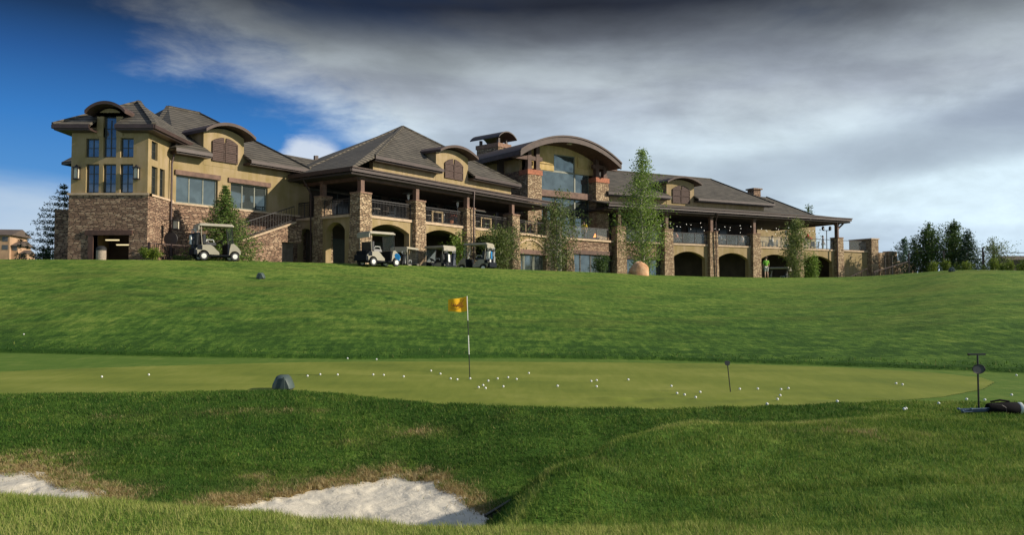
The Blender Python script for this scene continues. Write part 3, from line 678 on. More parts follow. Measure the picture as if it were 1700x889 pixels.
def dormer(fr, ac, w_, b, z0, zs, zt, depth, ov=.38, sh=None, front=None, trim=None, ob=.75):
    zs = zt - .36
    """curved-top wall dormer: stucco front, bowed roof slab, pair of shutters"""
    a0, a1 = ac - w_ / 2, ac + w_ / 2
    P = arcpts(a0, a1, zs, zt); mb = MB().xz([(a0, z0), (a1, z0)] + P[::-1], b, b + depth)
    o = part(mb, 'dormer', front or m_stucco, fr)
    Q = arcpts(a0 - ov, a1 + ov, zt + .10 - .52 * (1 + ov / w_), zt + .10); S = [(x, z + .18) for x, z in Q]
    r = MB()
    for i in range(len(Q) - 1): r.xz([Q[i], Q[i + 1], S[i + 1], S[i]], b - ob, b + depth)
    r.build('dormer_roof', trim or m_copper, o)
    if sh:
        s0, s1, sz0, szs, szt = sh
        for x0, x1 in ((s0, (s0 + s1) / 2 - .015), ((s0 + s1) / 2 + .015, s1)):
            A = [p for p in arcpts(s0, s1, szs, szt, 24) if x0 - .01 <= p[0] <= x1 + .01]
            q = MB().xz([(x0, sz0), (x1, sz0)] + A[::-1], b - .07, b - .01)
            q.box(x0, x0 + .07, b - .10, b - .07, sz0, szs); q.box(x1 - .07, x1, b - .10, b - .07, sz0, szs)
            for z in (sz0, (sz0 + szs) / 2, szs - .08): q.box(x0 + .07, x1 - .07, b - .10, b - .07, z, z + .09)
            q.build('shutter', m_shutter, o)
    return o

# --- tower, square to the lens
ta0 = TF.hit(0, 115.5, 400)[0]; ta1 = 0.0; TD = 2.9; TZE = 9.05; TB = TF.hit(0, 180, 322)[1]
def tw(x0, y0, x1, y1, b=0.): a, z = TF.hit(b, x0, y1); c, z2 = TF.hit(b, x1, y0); return a, c, z, z2
wins = [tw(142, 230, 164.6, 261.4), tw(199.4, 229, 222, 261.4), tw(142, 272.5, 164.6, 320.4), tw(170.4, 272.5, 192.8, 320.4), tw(198.6, 272.5, 221.3, 320.4)]
tall = tw(171.2, 197, 193.8, 261.4)
TDZ = TF.hit(0, 181, 174)[1]
wall(TF, 0, .4, ta0, ta1, TB, TZE, 'stucco_wall', m_stucco, [w_ for w_ in wins] + [(tall[0], tall[1], tall[2], TZE)])
for w_ in wins[:2]: window(TF, .08, *w_, 2, 2, gm=m_glasst)
for w_ in wins[2:]: window(TF, .08, *w_, 2, 3, gm=m_glasst)
window(TF, .08, tall[0], tall[1], tall[2], tall[3], 2, 4, gm=m_glasst, arch=.28)
door = tw(155.5, 391, 215, 440)
wall(TF, -.06, .4, ta0 - .06, .06, GZ, TB - .08, 'stone_wall', m_stone, [(door[0], door[1], GZ, door[3])])
part(MB().box(*[tw(142.7, 383, 221, 391)[i] for i in (0, 1)], -.14, .3, door[3], door[3] + .26), 'door_lintel', m_wood, TF)
part(MB().box(tw(147, 391, 155.5, 440)[0], door[0], -.12, .34, GZ, door[3]), 'door_jamb', m_wood, TF)
part(MB().box(ta0 - .12, .12, -.12, .3, TB - .08, TB + .03), 'belt_course', m_ledge, TF)
part(MB().box(.06, .12, -.06, TD + .4, TB - .08, TB + .03), 'belt_course', m_ledge, TF)
# right-hand return of the tower (runs away from the lens)
def ts(x0, y0, x1, y1):       # window rectangle on the tower's right side
    b0, z0a = TF.hita(0, x0, (y0 + y1) / 2); b1, _ = TF.hita(0, x1, (y0 + y1) / 2); xm = (x0 + x1) / 2
    return b0, b1, TF.hita(0, xm, y1)[1], TF.hita(0, xm, y0)[1]
SF = Fr((TF.O[0], TF.O[1]), (0, 1))           # a runs away from the lens; b negative = towards the right
sw = [ts(251.5, 235.5, 261.8, 266), ts(251.5, 277, 261.5, 325.5), ts(265, 281, 273.5, 328)]
wall(SF, 0, .4, .4, TD, TB, TZE, 'stucco_wall', m_stucco, sw)
wall(SF, 0, .4, 0.4, 0.401 + .0, TB, TZE, 'stucco_wall', m_stucco) if False else None
part(MB().box(0, .4, 0, .002, TB, TZE), 'corner_bead', m_stucco, SF) if False else None
for i, w_ in enumerate(sw): window(SF, .06, *w_, 2 if i == 0 else 2, 3 if i else 2, gm=m_glassd)
wall(SF, -.06, .4, .4, TD, GZ, TB - .08, 'stone_wall', m_stone)
wall(TF, .4, TD + 4, ta0, ta0 + .4, GZ, TZE, 'side_wall', m_stucco)
wall(TF, TD + 3.6, TD + 4, ta0 + .4, 0, GZ, TZE, 'back_wall', m_stucco)
part(MB().box(ta0 + .4, -.4, .4, TD + 3.5, TB - .1, TB + .1), 'upper_floor', m_pave, TF)
part(MB().box(ta0 + .5, -.5, 3.2, 3.4, GZ, TB - .12), 'garage_back_wall', m_dark, TF)
e0, e1 = ta0 - .55, .65; ey0, ey1 = -.85, 5.4; ap = ((e0 + e1) / 2 + .35, 2.3, 10.95); Z = TZE
tc_ = (tall[0] + tall[1]) / 2; dw = TF.hit(0, 203, 200)[0] - TF.hit(0, 160, 200)[0]
n0, n1 = tc_ - dw / 2 + .02, tc_ + dw / 2 - .02; sl_ = (ap[2] - Z) / (ap[1] - ey0)
rv = [(e0, ey0, Z), (n0, ey0, Z), (n0, .3, Z + sl_ * (.3 - ey0)), (n1, .3, Z + sl_ * (.3 - ey0)), (n1, ey0, Z), (e1, ey0, Z), (e1, ey1, Z), (e0, ey1, Z), ap]
roofm(TF, rv, [(0, 1, 2, 8), (2, 3, 8), (3, 4, 5, 8), (5, 6, 8), (6, 7, 8), (7, 0, 8)])
ridgecaps(TF, [(rv[0], ap), (rv[5], ap)])
part(MB().box(e0 + .05, n0, ey0 + .05, -.01, Z - .30, Z - .17).box(e0 + .05, ta0 - .01, -.01, ey1 - .05, Z - .30, Z - .17), 'soffit', m_fascia, TF)
part(MB().box(n1, e1 - .05, ey0 + .05, -.01, Z - .30, Z - .17).box(.01, e1 - .05, -.01, ey1 - .05, Z - .30, Z - .17), 'soffit', m_fascia, TF)
gutter(TF, [(e0, ey0, Z - .12), (n0, ey0, Z - .12)]); gutter(TF, [(n1, ey0, Z - .12), (e1, ey0, Z - .12), (e1, ey1, Z - .12)]); gutter(TF, [(e0, ey0, Z - .12), (e0, ey1, Z - .12)])
# dormer front: two stucco cheeks and an arched head round the tall window
zc = TF.hit(0, 181, 180.5)[1]; za = tall[3] + .28
dm = MB(); P = arcpts(tc_ - dw / 2, tc_ + dw / 2, zc - .42, zc)
dm.xz([(tc_ - dw / 2, TZE - .5), (tall[0], TZE - .5), (tall[0], za + .02), (tc_ - dw / 2, za + .02)], -.04, .4)
dm.xz([(tall[1], TZE - .5), (tc_ + dw / 2, TZE - .5), (tc_ + dw / 2, za + .02), (tall[1], za + .02)], -.04, .4)
dm.xz([(tc_ - dw / 2, za + .02), (tc_ + dw / 2, za + .02)] + P[::-1], -.04, 2.)
dmo = part(dm, 'dormer', m_stucco, TF)
Q = arcpts(tc_ - dw / 2 - .30, tc_ + dw / 2 + .42, zc - .40, zc + .08, 18); r_ = MB()
for i in range(len(Q) - 1): r_.xz([Q[i], Q[i + 1], (Q[i + 1][0], Q[i + 1][1] + .16), (Q[i][0], Q[i][1] + .16)], -.75, 2.4)
r_.build('dormer_roof', m_copper, dmo)
p0 = at(106, 351, 46); part(MB().box(p0.x - TF.O[0], ta0 - .07, 2.4, 4.2, GZ, p0.z), 'stone_pier', m_stone, TF)

# --- wing with the two big windows (B wing, b = BW in the C frame)
cor = SF.w(TD, 0); BW = (cor.x - CF.O[0]) * CF.v[0] + (cor.y - CF.O[1]) * CF.v[1]; aB0 = (cor.x - CF.O[0]) * CF.u[0] + (cor.y - CF.O[1]) * CF.u[1]; aB1 = .6
H = lambda px, py, b=None: CF.hit(BW if b is None else b, px, py)
ZB = H(300, 337.5)[1]; ZBE = 8.45
def bw_(x0, x1, yt, yb): a0, z1 = H(x0, yt); a1, _ = H(x1, yt); return a0, a1, ZB, z1
w1 = bw_(292.5, 361.8, 290, 0); w2 = bw_(383.2, 444.6, 303, 0)
wall(CF, BW, BW + .35, aB0, aB1, ZB, ZBE + .2, 'stucco_wall', m_stucco, [w1, w2])
wall(CF, BW - .07, BW + .35, aB0, aB1, GZ, ZB - .10, 'stone_wall', m_stone)
part(MB().box(aB0 + .03, aB1, BW - .14, BW + .2, ZB - .10, ZB + .0), 'belt_course', m_ledge, CF)
for (w_, xx) in ((w1, (289.8, 365.4)), (w2, (378.7, 448.5))):
    window(CF, BW + .06, *w_, 3, 1, m_framelt, m_glass, .085)
    part(MB().box(H(xx[0], 290)[0], H(xx[1], 290)[0], BW - .10, BW + .2, w_[3] + .005, w_[3] + .27), 'window_header', m_woodlt, CF)
    part(MB().box(w_[0], w_[1], BW + .9, BW + 1.0, w_[2], w_[3]), 'room_back_wall', m_dark, CF)
be = BW - .75; bL = aB0 - .2; bR = CF.hit(be, 515.5, 278)[0]
hR = .0
lo, hi = .5, 9.
for _ in range(40):
    h = (lo + hi) / 2; z = CF.hit(be + h, 331, 188.5)[1]
    if z > ZBE + .56 * h: lo = h
    else: hi = h
aR, zR = CF.hit(be + h, 331, 188.5); aL = CF.hit(be + h, 279, 179)[0]
print('B roof', h, aR, zR, aL, bL, bR, 'BW', BW, 'aB0', aB0)
rv = [(bL, be, ZBE), (bR, be, ZBE), (aR, be + h, zR), (aL, be + h, zR), (bL - .3, be + 3, ZBE), (bR, be + 2 * h, ZBE), (bL - 1.2, be + 10.2, ZBE)]
nL, nR = CF.hit(BW, 338, 250)[0] + .05, CF.hit(BW, 405, 250)[0] - .05; db_ = BW + .2 - be; zn = ZBE + (zR - ZBE) * db_ / h
rv += [(nL, be, ZBE), (nL, be + db_, zn), (nR, be + db_, zn), (nR, be, ZBE)]
roofm(CF, rv, [(0, 7, 8, 3), (8, 9, 2, 3), (9, 10, 1, 2), (0, 3, 4), (1, 5, 2), (5, 6, 3, 2), (6, 4, 3)])
ridgecaps(CF, [(rv[2], rv[3]), (rv[1], rv[2]), (rv[3], rv[4])])
d0, d1 = nL, nR
# the dormer breaks the eave: fascia left and right of it
gutter(CF, [(bL, be, ZBE - .12), (d0, be, ZBE - .12)]); gutter(CF, [(d1, be, ZBE - .12), (bR, be, ZBE - .12), (bR, be + 5, ZBE - .12)])
part(MB().box(bL + .1, d0, be + .05, BW, ZBE - .3, ZBE - .17), 'soffit', m_fascia, CF)
part(MB().box(d1, bR - .05, be + .05, BW, ZBE - .3, ZBE - .17), 'soffit', m_fascia, CF)
bd = BW - .015
dwl, dwr = CF.hit(bd, 338, 235)[0], CF.hit(bd, 405, 240)[0]; zt = CF.hit(bd, 370, 214.5)[1]
dormer(CF, (dwl + dwr) / 2, dwr - dwl, bd, ZBE - .6, 0, zt, 3.2, ov=.32, ob=.75,
       sh=(CF.hit(bd, 351.5, 250)[0], CF.hit(bd, 393.5, 250)[0], CF.hit(bd, 372, 270)[1], CF.hit(bd, 353, 234)[1], CF.hit(bd, 373, 229.5)[1]))
downspout(TF, [(e1 - .3, TD + .2 - .35, TZE - .25), (.15, TD - .25, 7.6), (.15, TD - .25, GZ)])
a_, z_ = H(496, 283); downspout(CF, [(a_, BW - .1, z_), (a_, BW - .1, z_ - .9)], .05)

# --- stair rising to the balcony in front of that wing
sb = BW - 1.7
P0 = CF.hit(sb, 403, 401); P1 = CF.hit(sb, 491, 371); P2 = CF.hit(sb, 501, 371); dr0 = CF.hit(sb, 468, 402); dr1 = CF.hit(sb, 500.5, 404)
st = MB(); zt_ = lambda a: P0[1] + (P1[1] - P0[1]) * (a - P0[0]) / (P1[0] - P0[0])
st.xz([(P0[0] - 1.6, GZ), (dr0[0], GZ), (dr0[0], zt_(dr0[0])), (P0[0] - 1.6, zt_(P0[0] - 1.6))], sb, sb + .3)
st.xz([(dr0[0], dr0[1]), (P2[0], dr0[1]), (P2[0], P1[1]), (P1[0], P1[1]), (dr0[0], zt_(dr0[0]))], sb, sb + .3)
part(st, 'stair_wall', m_stone, CF)
part(MB().beam((P0[0] - 1.6, sb + .15, zt_(P0[0] - 1.6) + .05), (P1[0], sb + .15, P1[1] + .05), .42, .09), 'stair_coping', m_ledge, CF)
tr = MB()
for k in range(12):
    a = P0[0] - 1.4 + (P1[0] - P0[0] + 1.4) * k / 12; tr.box(a, a + .5, sb + .3, BW - .08, GZ, zt_(a))
part(tr, 'stair_tread', m_pave, CF)
part(MB().box(dr0[0], P2[0], sb + 1.2, sb + 1.3, GZ, dr0[1]), 'under_stair_recess', m_dark, CF)
rl = MB(); n_ = 26
q0 = Vector((P0[0] - 1.3, sb + .15, zt_(P0[0] - 1.3) + .1)); q1 = Vector((P1[0], sb + .15, P1[1] + .1)); up = Vector((0, 0, .95))
rl.beam(q0 + up, q1 + up, .05, .05); rl.beam(q0 + up * .12, q1 + up * .12, .03, .03)
for k in range(n_ + 1): p = q0.lerp(q1, k / n_); rl.tube(p, p + up, .014, n=4)
part(rl, 'stair_railing', m_iron, CF)

# --- C pavilion: arcade, balcony, porch roof, hip roof
FZ = 5.26; EZ = 7.95; NB = 4
cols = [0.05, 5.0, 10.3, 15.8]
for i, a in enumerate(cols): column(CF, a, 0, 6.5, .92, post=EZ - .35)
column(CF, 20.9, .3, 6.5, .92, post=EZ - .35)
for i in range(3):
    a0, a1 = cols[i] + .46, cols[i + 1] - .46
    archwall(CF, -.12, .33, a0, a1, GZ, FZ - .16, a0 + .12, a1 - .3, 4.33, 4.82)
    ledge(CF, a0, a1, -.20, .40, FZ); railing(CF, a0 + .02, a1 - .02, .02, FZ)
a0, a1 = cols[3] + .46, 20.44
P = arcpts(a0 + .25, a0 + 3.9, 4.15, 4.75); blind = MB().box(a0, a1, .0, .33, 4.02, FZ - .16)
part(blind, 'stucco_wall', m_stucco, CF)
mb = MB()
for p, q in zip(P, P[1:]): mb.xz([(p[0], p[1]), (q[0], q[1]), (q[0], q[1] + .13), (p[0], p[1] + .13)], -.09, .0)
part(mb, 'arch_moulding', m_ledge, CF)
part(MB().box(a0, a1, -.12, .33, 3.66, 4.02), 'window_header', m_woodlt, CF)
for k in range(3): x0 = a0 + .05 + k * 1.36; window(CF, .1, x0, x0 + 1.3, GZ, 3.66, 1, 1, m_framelt, m_glass, .09)
ledge(CF, a0, a1, -.20, .40, FZ); railing(CF, a0 + .02, a1 - .02, .02, FZ)
part(MB().box(-.1, 21.5, .4, 7.5, FZ - .3, FZ - .06), 'balcony_floor', m_pave, CF)
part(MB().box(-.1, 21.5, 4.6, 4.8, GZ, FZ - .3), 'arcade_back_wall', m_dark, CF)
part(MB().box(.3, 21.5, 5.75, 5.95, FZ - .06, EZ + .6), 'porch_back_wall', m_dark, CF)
for k in range(6):
    x0 = 2.2 + k * 3.1; window(CF, 5.55, x0, x0 + 2.2, FZ + .1, FZ + 2.3, 2, 2, m_frame, m_glassp, .07)
for k in range(5):
    x0 = 1.6 + k * 4.; part(MB().box(x0, x0 + 1.5, 4.45, 4.6, GZ, 4.1), 'arcade_door', m_frame, CF)
# left side of the pavilion, in shade
column(CF, -.02, 3.3, 6.5, .8, post=EZ - .35)
archwall(CF, -.40, .05, .46, 2.9, GZ, FZ - .16, .9, 2.6, 4.33, 4.85, axis='b')
archwall(CF, -.40, .05, 3.7, BW, GZ, FZ - .16, 3.85, BW - .1, 4.25, 4.6, axis='b')
part(MB().box(-.52, .1, .46, 2.9, FZ - .16, FZ), 'balcony_ledge', m_ledge, CF); part(MB().box(-.52, .1, 3.7, BW, FZ - .16, FZ), 'balcony_ledge', m_ledge, CF)
railing(CF, .5, 2.9, -.25, FZ, axis='b'); railing(CF, 3.7, BW, -.25, FZ, axis='b')
part(MB().box(.06, .3, .4, 4.6, GZ, 1.2), 'plinth', m_stone, CF)
ca, cb = -1.3, -.6
downspout(CF, [(ca - .02, 3.8, EZ - .25), (-.6, 3.8, EZ - 1.2), (-.6, 3.75, GZ)], .055)
downspout(CF, [(10.4, cb - .02, EZ - .2), (10.35, -.62, 6.9), (10.35, -.62, GZ)], .06)
# roofs
FL = CF.hit(1.8, 622, 262.5); FRr = CF.hit(1.8, 864, 304); AP = CF.hit(7.2, 668.5, 210.5); UZ = (FL[1] + FRr[1]) / 2
print('C roof', FL, FRr, AP)
rv = [(FL[0], 1.8, UZ), (FRr[0], 1.8, UZ), (AP[0], 7.2, AP[1]), (ca, cb, EZ), (ca + .2, 5.1, EZ), (FRr[0], 12.6, UZ), (2., 12.6, 8.6)]
nL, nR = CF.hit(2.43, 724, 290)[0] + .05, CF.hit(2.43, 777, 290)[0] - .05; zn = UZ + (AP[1] - UZ) * .85 / 5.4
rv += [(nL, 1.8, UZ), (nL, 2.65, zn), (nR, 2.65, zn), (nR, 1.8, UZ)]
roofm(CF, rv, [(0, 7, 8, 2), (8, 9, 2), (9, 10, 1, 2), (0, 2, 3), (3, 2, 4), (4, 2, 6), (1, 5, 2), (5, 6, 2)])
ridgecaps(CF, [(rv[0], rv[2]), (rv[1], rv[2]), (rv[4], rv[2])])
dcl, dcr = nL, nR
gutter(CF, [(FL[0], 1.75, UZ - .10), (dcl, 1.75, UZ - .10)]); gutter(CF, [(dcr, 1.75, UZ - .10), (FRr[0], 1.75, UZ - .10)])
part(MB().box(FL[0] + .5, FRr[0] - .4, 2.45, 2.8, EZ + .1, UZ - .1), 'clerestory_wall', m_stucco, CF)
part(MB().box(FL[0] + .1, nL, 1.85, 2.45, UZ - .30, UZ - .18), 'soffit', m_fascia, CF)
part(MB().box(nR, FRr[0], 1.85, 2.45, UZ - .30, UZ - .18), 'soffit', m_fascia, CF)
part(MB().add([(ca, cb, EZ), (21.7, cb, EZ), (21.7, 2.6, EZ + .62), (FL[0], 2.6, EZ + .62)] + [(ca, cb, EZ - .12), (21.7, cb, EZ - .12), (21.7, 2.6, EZ + .5), (FL[0], 2.6, EZ + .5)],
    [(0, 1, 2, 3), (7, 6, 5, 4), (0, 4, 5, 1), (1, 5, 6, 2), (2, 6, 7, 3), (3, 7, 4, 0)]), 'porch_roof', m_roof, CF)
gutter(CF, [(ca, cb, EZ - .11), (21.75, cb, EZ - .11)], 'porch_fascia', .26, .12); gutter(CF, [(ca, cb, EZ - .11), (ca, 5.1, EZ - .11)], 'porch_fascia', .26, .12)
gutter(CF, [(ca - .05, cb - .09, EZ + .0), (21.8, cb - .09, EZ + .0)], 'copper_drip_edge', .07, .1, m_copper)
part(MB().box(ca + .05, 21.6, cb + .06, 5.2, EZ - .40, EZ - .28), 'porch_ceiling', m_ceil, CF)
part(MB().beam((-.4, 0, EZ - .48), (21.2, 0, EZ - .48), .3, .24).beam((0, 0, EZ - .481), (0, 5, EZ - .481), .3, .24), 'porch_beam', m_wood, CF)
# C dormer
b = 2.43; k0, k1 = CF.hit(b, 724, 262)[0], CF.hit(b, 777, 262)[0]
dormer(CF, (k0 + k1) / 2, k1 - k0, b, EZ + .3, CF.hit(b, 726, 259)[1], CF.hit(b, 753, 250.5)[1], 3.2, ov=.36, trim=m_copper,
       sh=(CF.hit(b, 737.5, 280)[0], CF.hit(b, 767.5, 280)[0], CF.hit(b, 752, 298)[1], CF.hit(b, 738, 270)[1], CF.hit(b, 752, 264.5)[1]))
# link roof seen between the two wings
lk0 = CF.hit(9.5, 480, 259); lk1 = CF.hit(9.5, 575, 266)
roofm(CF, [(-4, 5.4, 7.4), (5, 5.4, 7.4), (5, 9.5, lk0[1] + .05), (-4, 9.5, lk0[1] + .05)], [(0, 1, 2, 3)], name='link_roof')
for px in (523.5, 526.5): q = CF.hit(9.6, px, 262); part(MB().box(q[0] - .08, q[0] + .08, 9.55, 9.7, q[1] - .2, q[1] + .15), 'roof_vent', m_fascia, CF)

# --- D: vaulted glass gable
PZ = 11.1; rp = DF.hit(0, 989.6, 293)[0]
for a0, a1 in ((0, 1.5), (rp, rp + 1.55)):
    o = part(MB().box(a0, a1, 0, 1.15, 3.0, PZ - .42), 'stone_pier', m_stone2, DF)
    MB().box(a0 - .05, a1 + .05, -.05, 1.2, PZ - .42, PZ - .0).build('pier_cap', m_cap, o)
gl = DF.hit(.9, 898.5, 300)[0]; gr = DF.hit(.9, 976, 300)[0]
Z_ = lambda px, py, b=.9: DF.hit(b, px, py)[1]
zb0 = Z_(900, 315.5); zb1 = Z_(900, 326); zu = Z_(905, 282.5)
cA, cB = DF.hit(.9, 919.5, 270)[0], DF.hit(.9, 954.5, 270)[0]; g1, g2 = 1.55, rp - .02
arcb = arcpts(-1.2, rp + 1.55 + 1.2, 12.2, 13.7, 24)
def archz(x): 
    for p, q in zip(arcb, arcb[1:]):
        if p[0] <= x <= q[0]: return p[1] + (q[1] - p[1]) * (x - p[0]) / (q[0] - p[0])
    return 12.
sc_ = MB(); zct = Z_(937, 259) + .05
def seg(x0, x1, z0):
    n = 8
    for k in range(n): xa, xb = x0 + (x1 - x0) * k / n, x0 + (x1 - x0) * (k + 1) / n; sc_.xz([(xa, z0), (xb, z0), (xb, archz(xb)), (xa, archz(xa))], .9, 1.2)
seg(g1 - .5, cA, zu); seg(cA, cB, zct); seg(cB, g2 + .5, zu)
part(sc_, 'gable_wall', m_stucco2, DF)
for x0, x1 in ((g1 + .02, cA - .15), (cB + .3, g2 - .2)):     # raised stucco panels
    part(MB().box(x0, x1, .82, .9, zu + .55, min(archz(x0), archz(x1)) - .45), 'raised_panel', m_stucco2, DF)
window(DF, .9, cA, cB, zu, zct, 1, 1, m_framelt, m_glass, .09)
mid = cB + .02
window(DF, .9, g1, mid, zb0, zu, 1, 1, m_framelt, m_glass, .08); window(DF, .9, mid, g2, zb0, zu, 1, 1, m_framelt, m_glass, .08)
part(MB().box(g1 - .3, g2 + .3, .55, 1.15, zb1, zb0), 'transom_beam', m_woodlt, DF)
for x0, x1 in ((g1, (g1 + mid) / 2), ((g1 + mid) / 2, mid), (mid, g2)): window(DF, .9, x0, x1, FZ, zb1, 1, 1, m_framelt, m_glass, .08)
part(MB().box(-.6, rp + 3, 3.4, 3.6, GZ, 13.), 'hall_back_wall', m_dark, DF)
part(MB().box(0, .3, 1.2, 9, PZ, 12.2).box(rp + 1.2, rp + 1.5, 1.2, 9, GZ, 12.2), 'side_wall', m_stucco, DF)
part(MB().box(0, .3, 1.2, 9, GZ, PZ), 'side_wall', m_stone, DF)
for a0 in (.1, 1.0, rp + .1, rp + 1.05):     # timber posts on the piers
    part(MB().box(a0, a0 + .38, .12, .50, PZ, archz(min(a0, rp + 2)) + .1).box(a0 - .05, a0 + .43, .07, .55, PZ, PZ + .22), 'timber_post', m_wood, DF)
part(MB().beam((-1.5, .3, 12.1), (1.7, .3, 12.1), .3, .35), 'outrigger_beam', m_wood, DF)
part(MB().beam((rp - .2, .3, 12.1), (rp + 2.8, .3, 12.1), .3, .35), 'outrigger_beam', m_wood, DF)
al = DF.hit(-1.3, 863, 256)[0]; ar = DF.hit(-1.3, 1030.5, 272)[0]; zl_ = DF.hit(-1.3, 864, 257)[1]; zr_ = DF.hit(-1.3, 1029, 275)[1]; zk = DF.hit(-1.3, 938, 231.5)[1]
print('D', rp, al, ar, zl_, zr_, zk, archz(3))
vz = (zl_ + zr_) / 2
Q = arcpts(al, ar, vz, zk, 30)
r_ = MB(); r2 = MB()
for p, q in zip(Q, Q[1:]):
    r_.xz([p, q, (q[0], q[1] + .30), (p[0], p[1] + .30)], -1.25, 9.5)
    r2.xz([(p[0], p[1] - .22), (q[0], q[1] - .22), (q[0], q[1] + .32), (p[0], p[1] + .32)], -1.42, -1.25)
    r2.xz([(p[0], p[1] + .22), (q[0], q[1] + .22), (q[0], q[1] + .36), (p[0], p[1] + .36)], -1.50, -1.42)
vo = part(r_, 'vault_roof', m_copper, DF); r2.build('arched_fascia', m_copper, vo)
s_ = MB()
for p, q in zip(Q, Q[1:]): s_.xz([(p[0], p[1] - .16), (q[0], q[1] - .16), (q[0], q[1] - .02), (p[0], p[1] - .02)], -1.24, .88)
part(s_, 'vault_soffit', m_wood, DF)
part(MB().beam((al, -1.3, vz + .05), (al, 9.5, vz + .05), .14, .34), 'vault_gutter', m_copper, DF); part(MB().beam((ar, -1.3, vz + .05), (ar, 9.5, vz + .05), .14, .34), 'vault_gutter', m_copper, DF)
# --- terrace front under the gable (K frame)
a0 = KF.hit(0, 936, 430)[0]; a1 = KF.hit(0, 947.5, 430)[0]
column(KF, (a0 + a1) / 2, .0, 4.2, .8, cap=False)
part(MB().box(1.6, KL, .1, .5, 4.28, FZ - .16), 'terrace_wall', m_stone, KF)
part(MB().box(a1, KL, .02, .5, 3.94, 4.28), 'window_header', m_wood, KF)
ledge(KF, 1.0, KL, -.05, .55, FZ)
part(MB().box(0, KL, .55, 7., FZ - .3, FZ - .05), 'terrace_floor', m_pave, KF)
n_ = 4; w_ = (KL - a1 - .2) / n_
for k in range(n_): window(KF, .15, a1 + .1 + k * w_, a1 + .1 + (k + 1) * w_ - .02, GZ, 3.94, 1, 1, m_frame, m_glass, .07)
part(MB().box(-.5, KL + 1, 1.6, 1.8, GZ, FZ - .3), 'undercroft_wall', m_dark, KF)
part(MB().box(-.2, a0, .6, .9, GZ, FZ - .16), 'recess_wall', m_stone, KF)
glassrail(KF, 1.8, KL - .4, .25, FZ)
pz = KF.hit(.5, 919, 340); part(MB().box(pz[0] - .2, pz[0] + .2, .3, .7, FZ, EZ), 'timber_post', m_wood, KF)
q = KF.hit(.5, 921, 365); part(MB().box(q[0] - .45, q[0] + .45, .1, .9, GZ, 6.3), 'stone_column', m_stone2, KF)

# --- E wing
ecol = [EF.hit(0, px, 420)[0] for px in (1027.5, 1106, 1180.5, 1251.5, 1322, 1389.5)]
print('ecol', ecol)
for a in ecol: column(EF, a, 0, 6.42, .92, post=7.95)
for i in range(1, 5):
    a0, a1 = ecol[i] + .46, ecol[i + 1] - .46
    archwall(EF, -.10, .33, a0, a1, GZ, FZ - .16, a0 + .15, a1 - .35, 3.95, 4.55)
    ledge(EF, a0, a1, -.18, .40, FZ); glassrail(EF, a0 + .02, a1 - .02, .02, FZ)
a0, a1 = ecol[0] + .46, ecol[1] - .46
part(MB().box(a0, a1, 0, .33, 4.0, FZ - .16), 'terrace_wall', m_stone, EF); ledge(EF, a0, a1, -.18, .40, FZ); glassrail(EF, a0, a1, .02, FZ)
part(MB().box(a0, a1, -.05, .3, 3.7, 4.0), 'window_header', m_wood, EF)
for k in range(3): x0 = a0 + k * (a1 - a0) / 3; window(EF, .1, x0 + .02, x0 + (a1 - a0) / 3 - .02, GZ, 3.7, 1, 1, m_frame, m_glass, .07)
aE = ecol[5]; part(MB().box(ecol[0] - .6, aE + .2, .4, 10.5, FZ - .3, FZ - .06), 'balcony_floor', m_pave, EF)
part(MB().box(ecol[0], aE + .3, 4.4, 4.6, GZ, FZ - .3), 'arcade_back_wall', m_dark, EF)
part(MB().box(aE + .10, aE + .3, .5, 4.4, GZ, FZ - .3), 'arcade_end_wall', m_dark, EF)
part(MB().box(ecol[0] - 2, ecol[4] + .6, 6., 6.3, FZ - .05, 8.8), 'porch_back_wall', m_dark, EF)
for k in range(6): x0 = ecol[0] + .5 + k * 3.; window(EF, 5.8, x0, x0 + 2.2, FZ + .1, FZ + 2.2, 2, 2, m_frame, m_glassp, .07)
q0 = EF.hit(13, 1333, 390)[0]; q1 = EF.hit(13, 1354, 390)[0]
part(MB().box(q0 - 9, q1, 13, 13.4, GZ, EF.hit(13, 1345, 372)[1] + .2), 'rear_stucco_wall', m_stucco, EF)
# porch roof of E
pe = EF.hit(-.8, 1413.5, 361.5); PZe = EF.hit(-.8, 1106, 346)[1]; print('E eave', pe, PZe); EZe = (pe[1] + PZe) / 2
aend = pe[0]; ast = ecol[0] - 1.6
part(MB().add([(ast, -.8, EZe), (aend, -.8, EZe), (aend, 9.5, EZe), (aend - 4, 3.4, EZe + .85), (ast, 3.4, EZe + .85)] + [(ast, -.8, EZe - .12), (aend, -.8, EZe - .12), (aend, 9.5, EZe - .12), (aend - 4, 3.4, EZe + .7), (ast, 3.4, EZe + .7)],
    [(0, 1, 3, 4), (1, 2, 3), (9, 8, 6, 5), (8, 7, 6), (0, 5, 6, 1), (1, 6, 7, 2), (2, 7, 8, 3), (3, 8, 9, 4), (4, 9, 5, 0)]), 'porch_roof', m_roof, EF)
gutter(EF, [(ast, -.8, EZe - .12), (aend, -.8, EZe - .12), (aend, 9.5, EZe - .12)], 'porch_fascia', .28, .12)
gutter(EF, [(ast, -.89, EZe + .0), (aend + .05, -.89, EZe + .0), (aend + .05, 9.5, EZe)], 'copper_drip_edge', .08, .1, m_copper)
part(MB().box(ast, aend - .08, -.72, 9.4, EZe - .44, EZe - .30), 'porch_ceiling', m_ceil, EF)
part(MB().beam((ast, 0, 8.02), (aE + .3, 0, 8.02), .3, .28).beam((aE, 0, 8.021), (aE, 9, 8.021), .3, .28), 'porch_beam', m_wood, EF)
part(MB().beam((aE + .1, 0, 7.35), (aE + 1.1, -.0, 8.1), .12, .14), 'knee_brace', m_wood, EF)
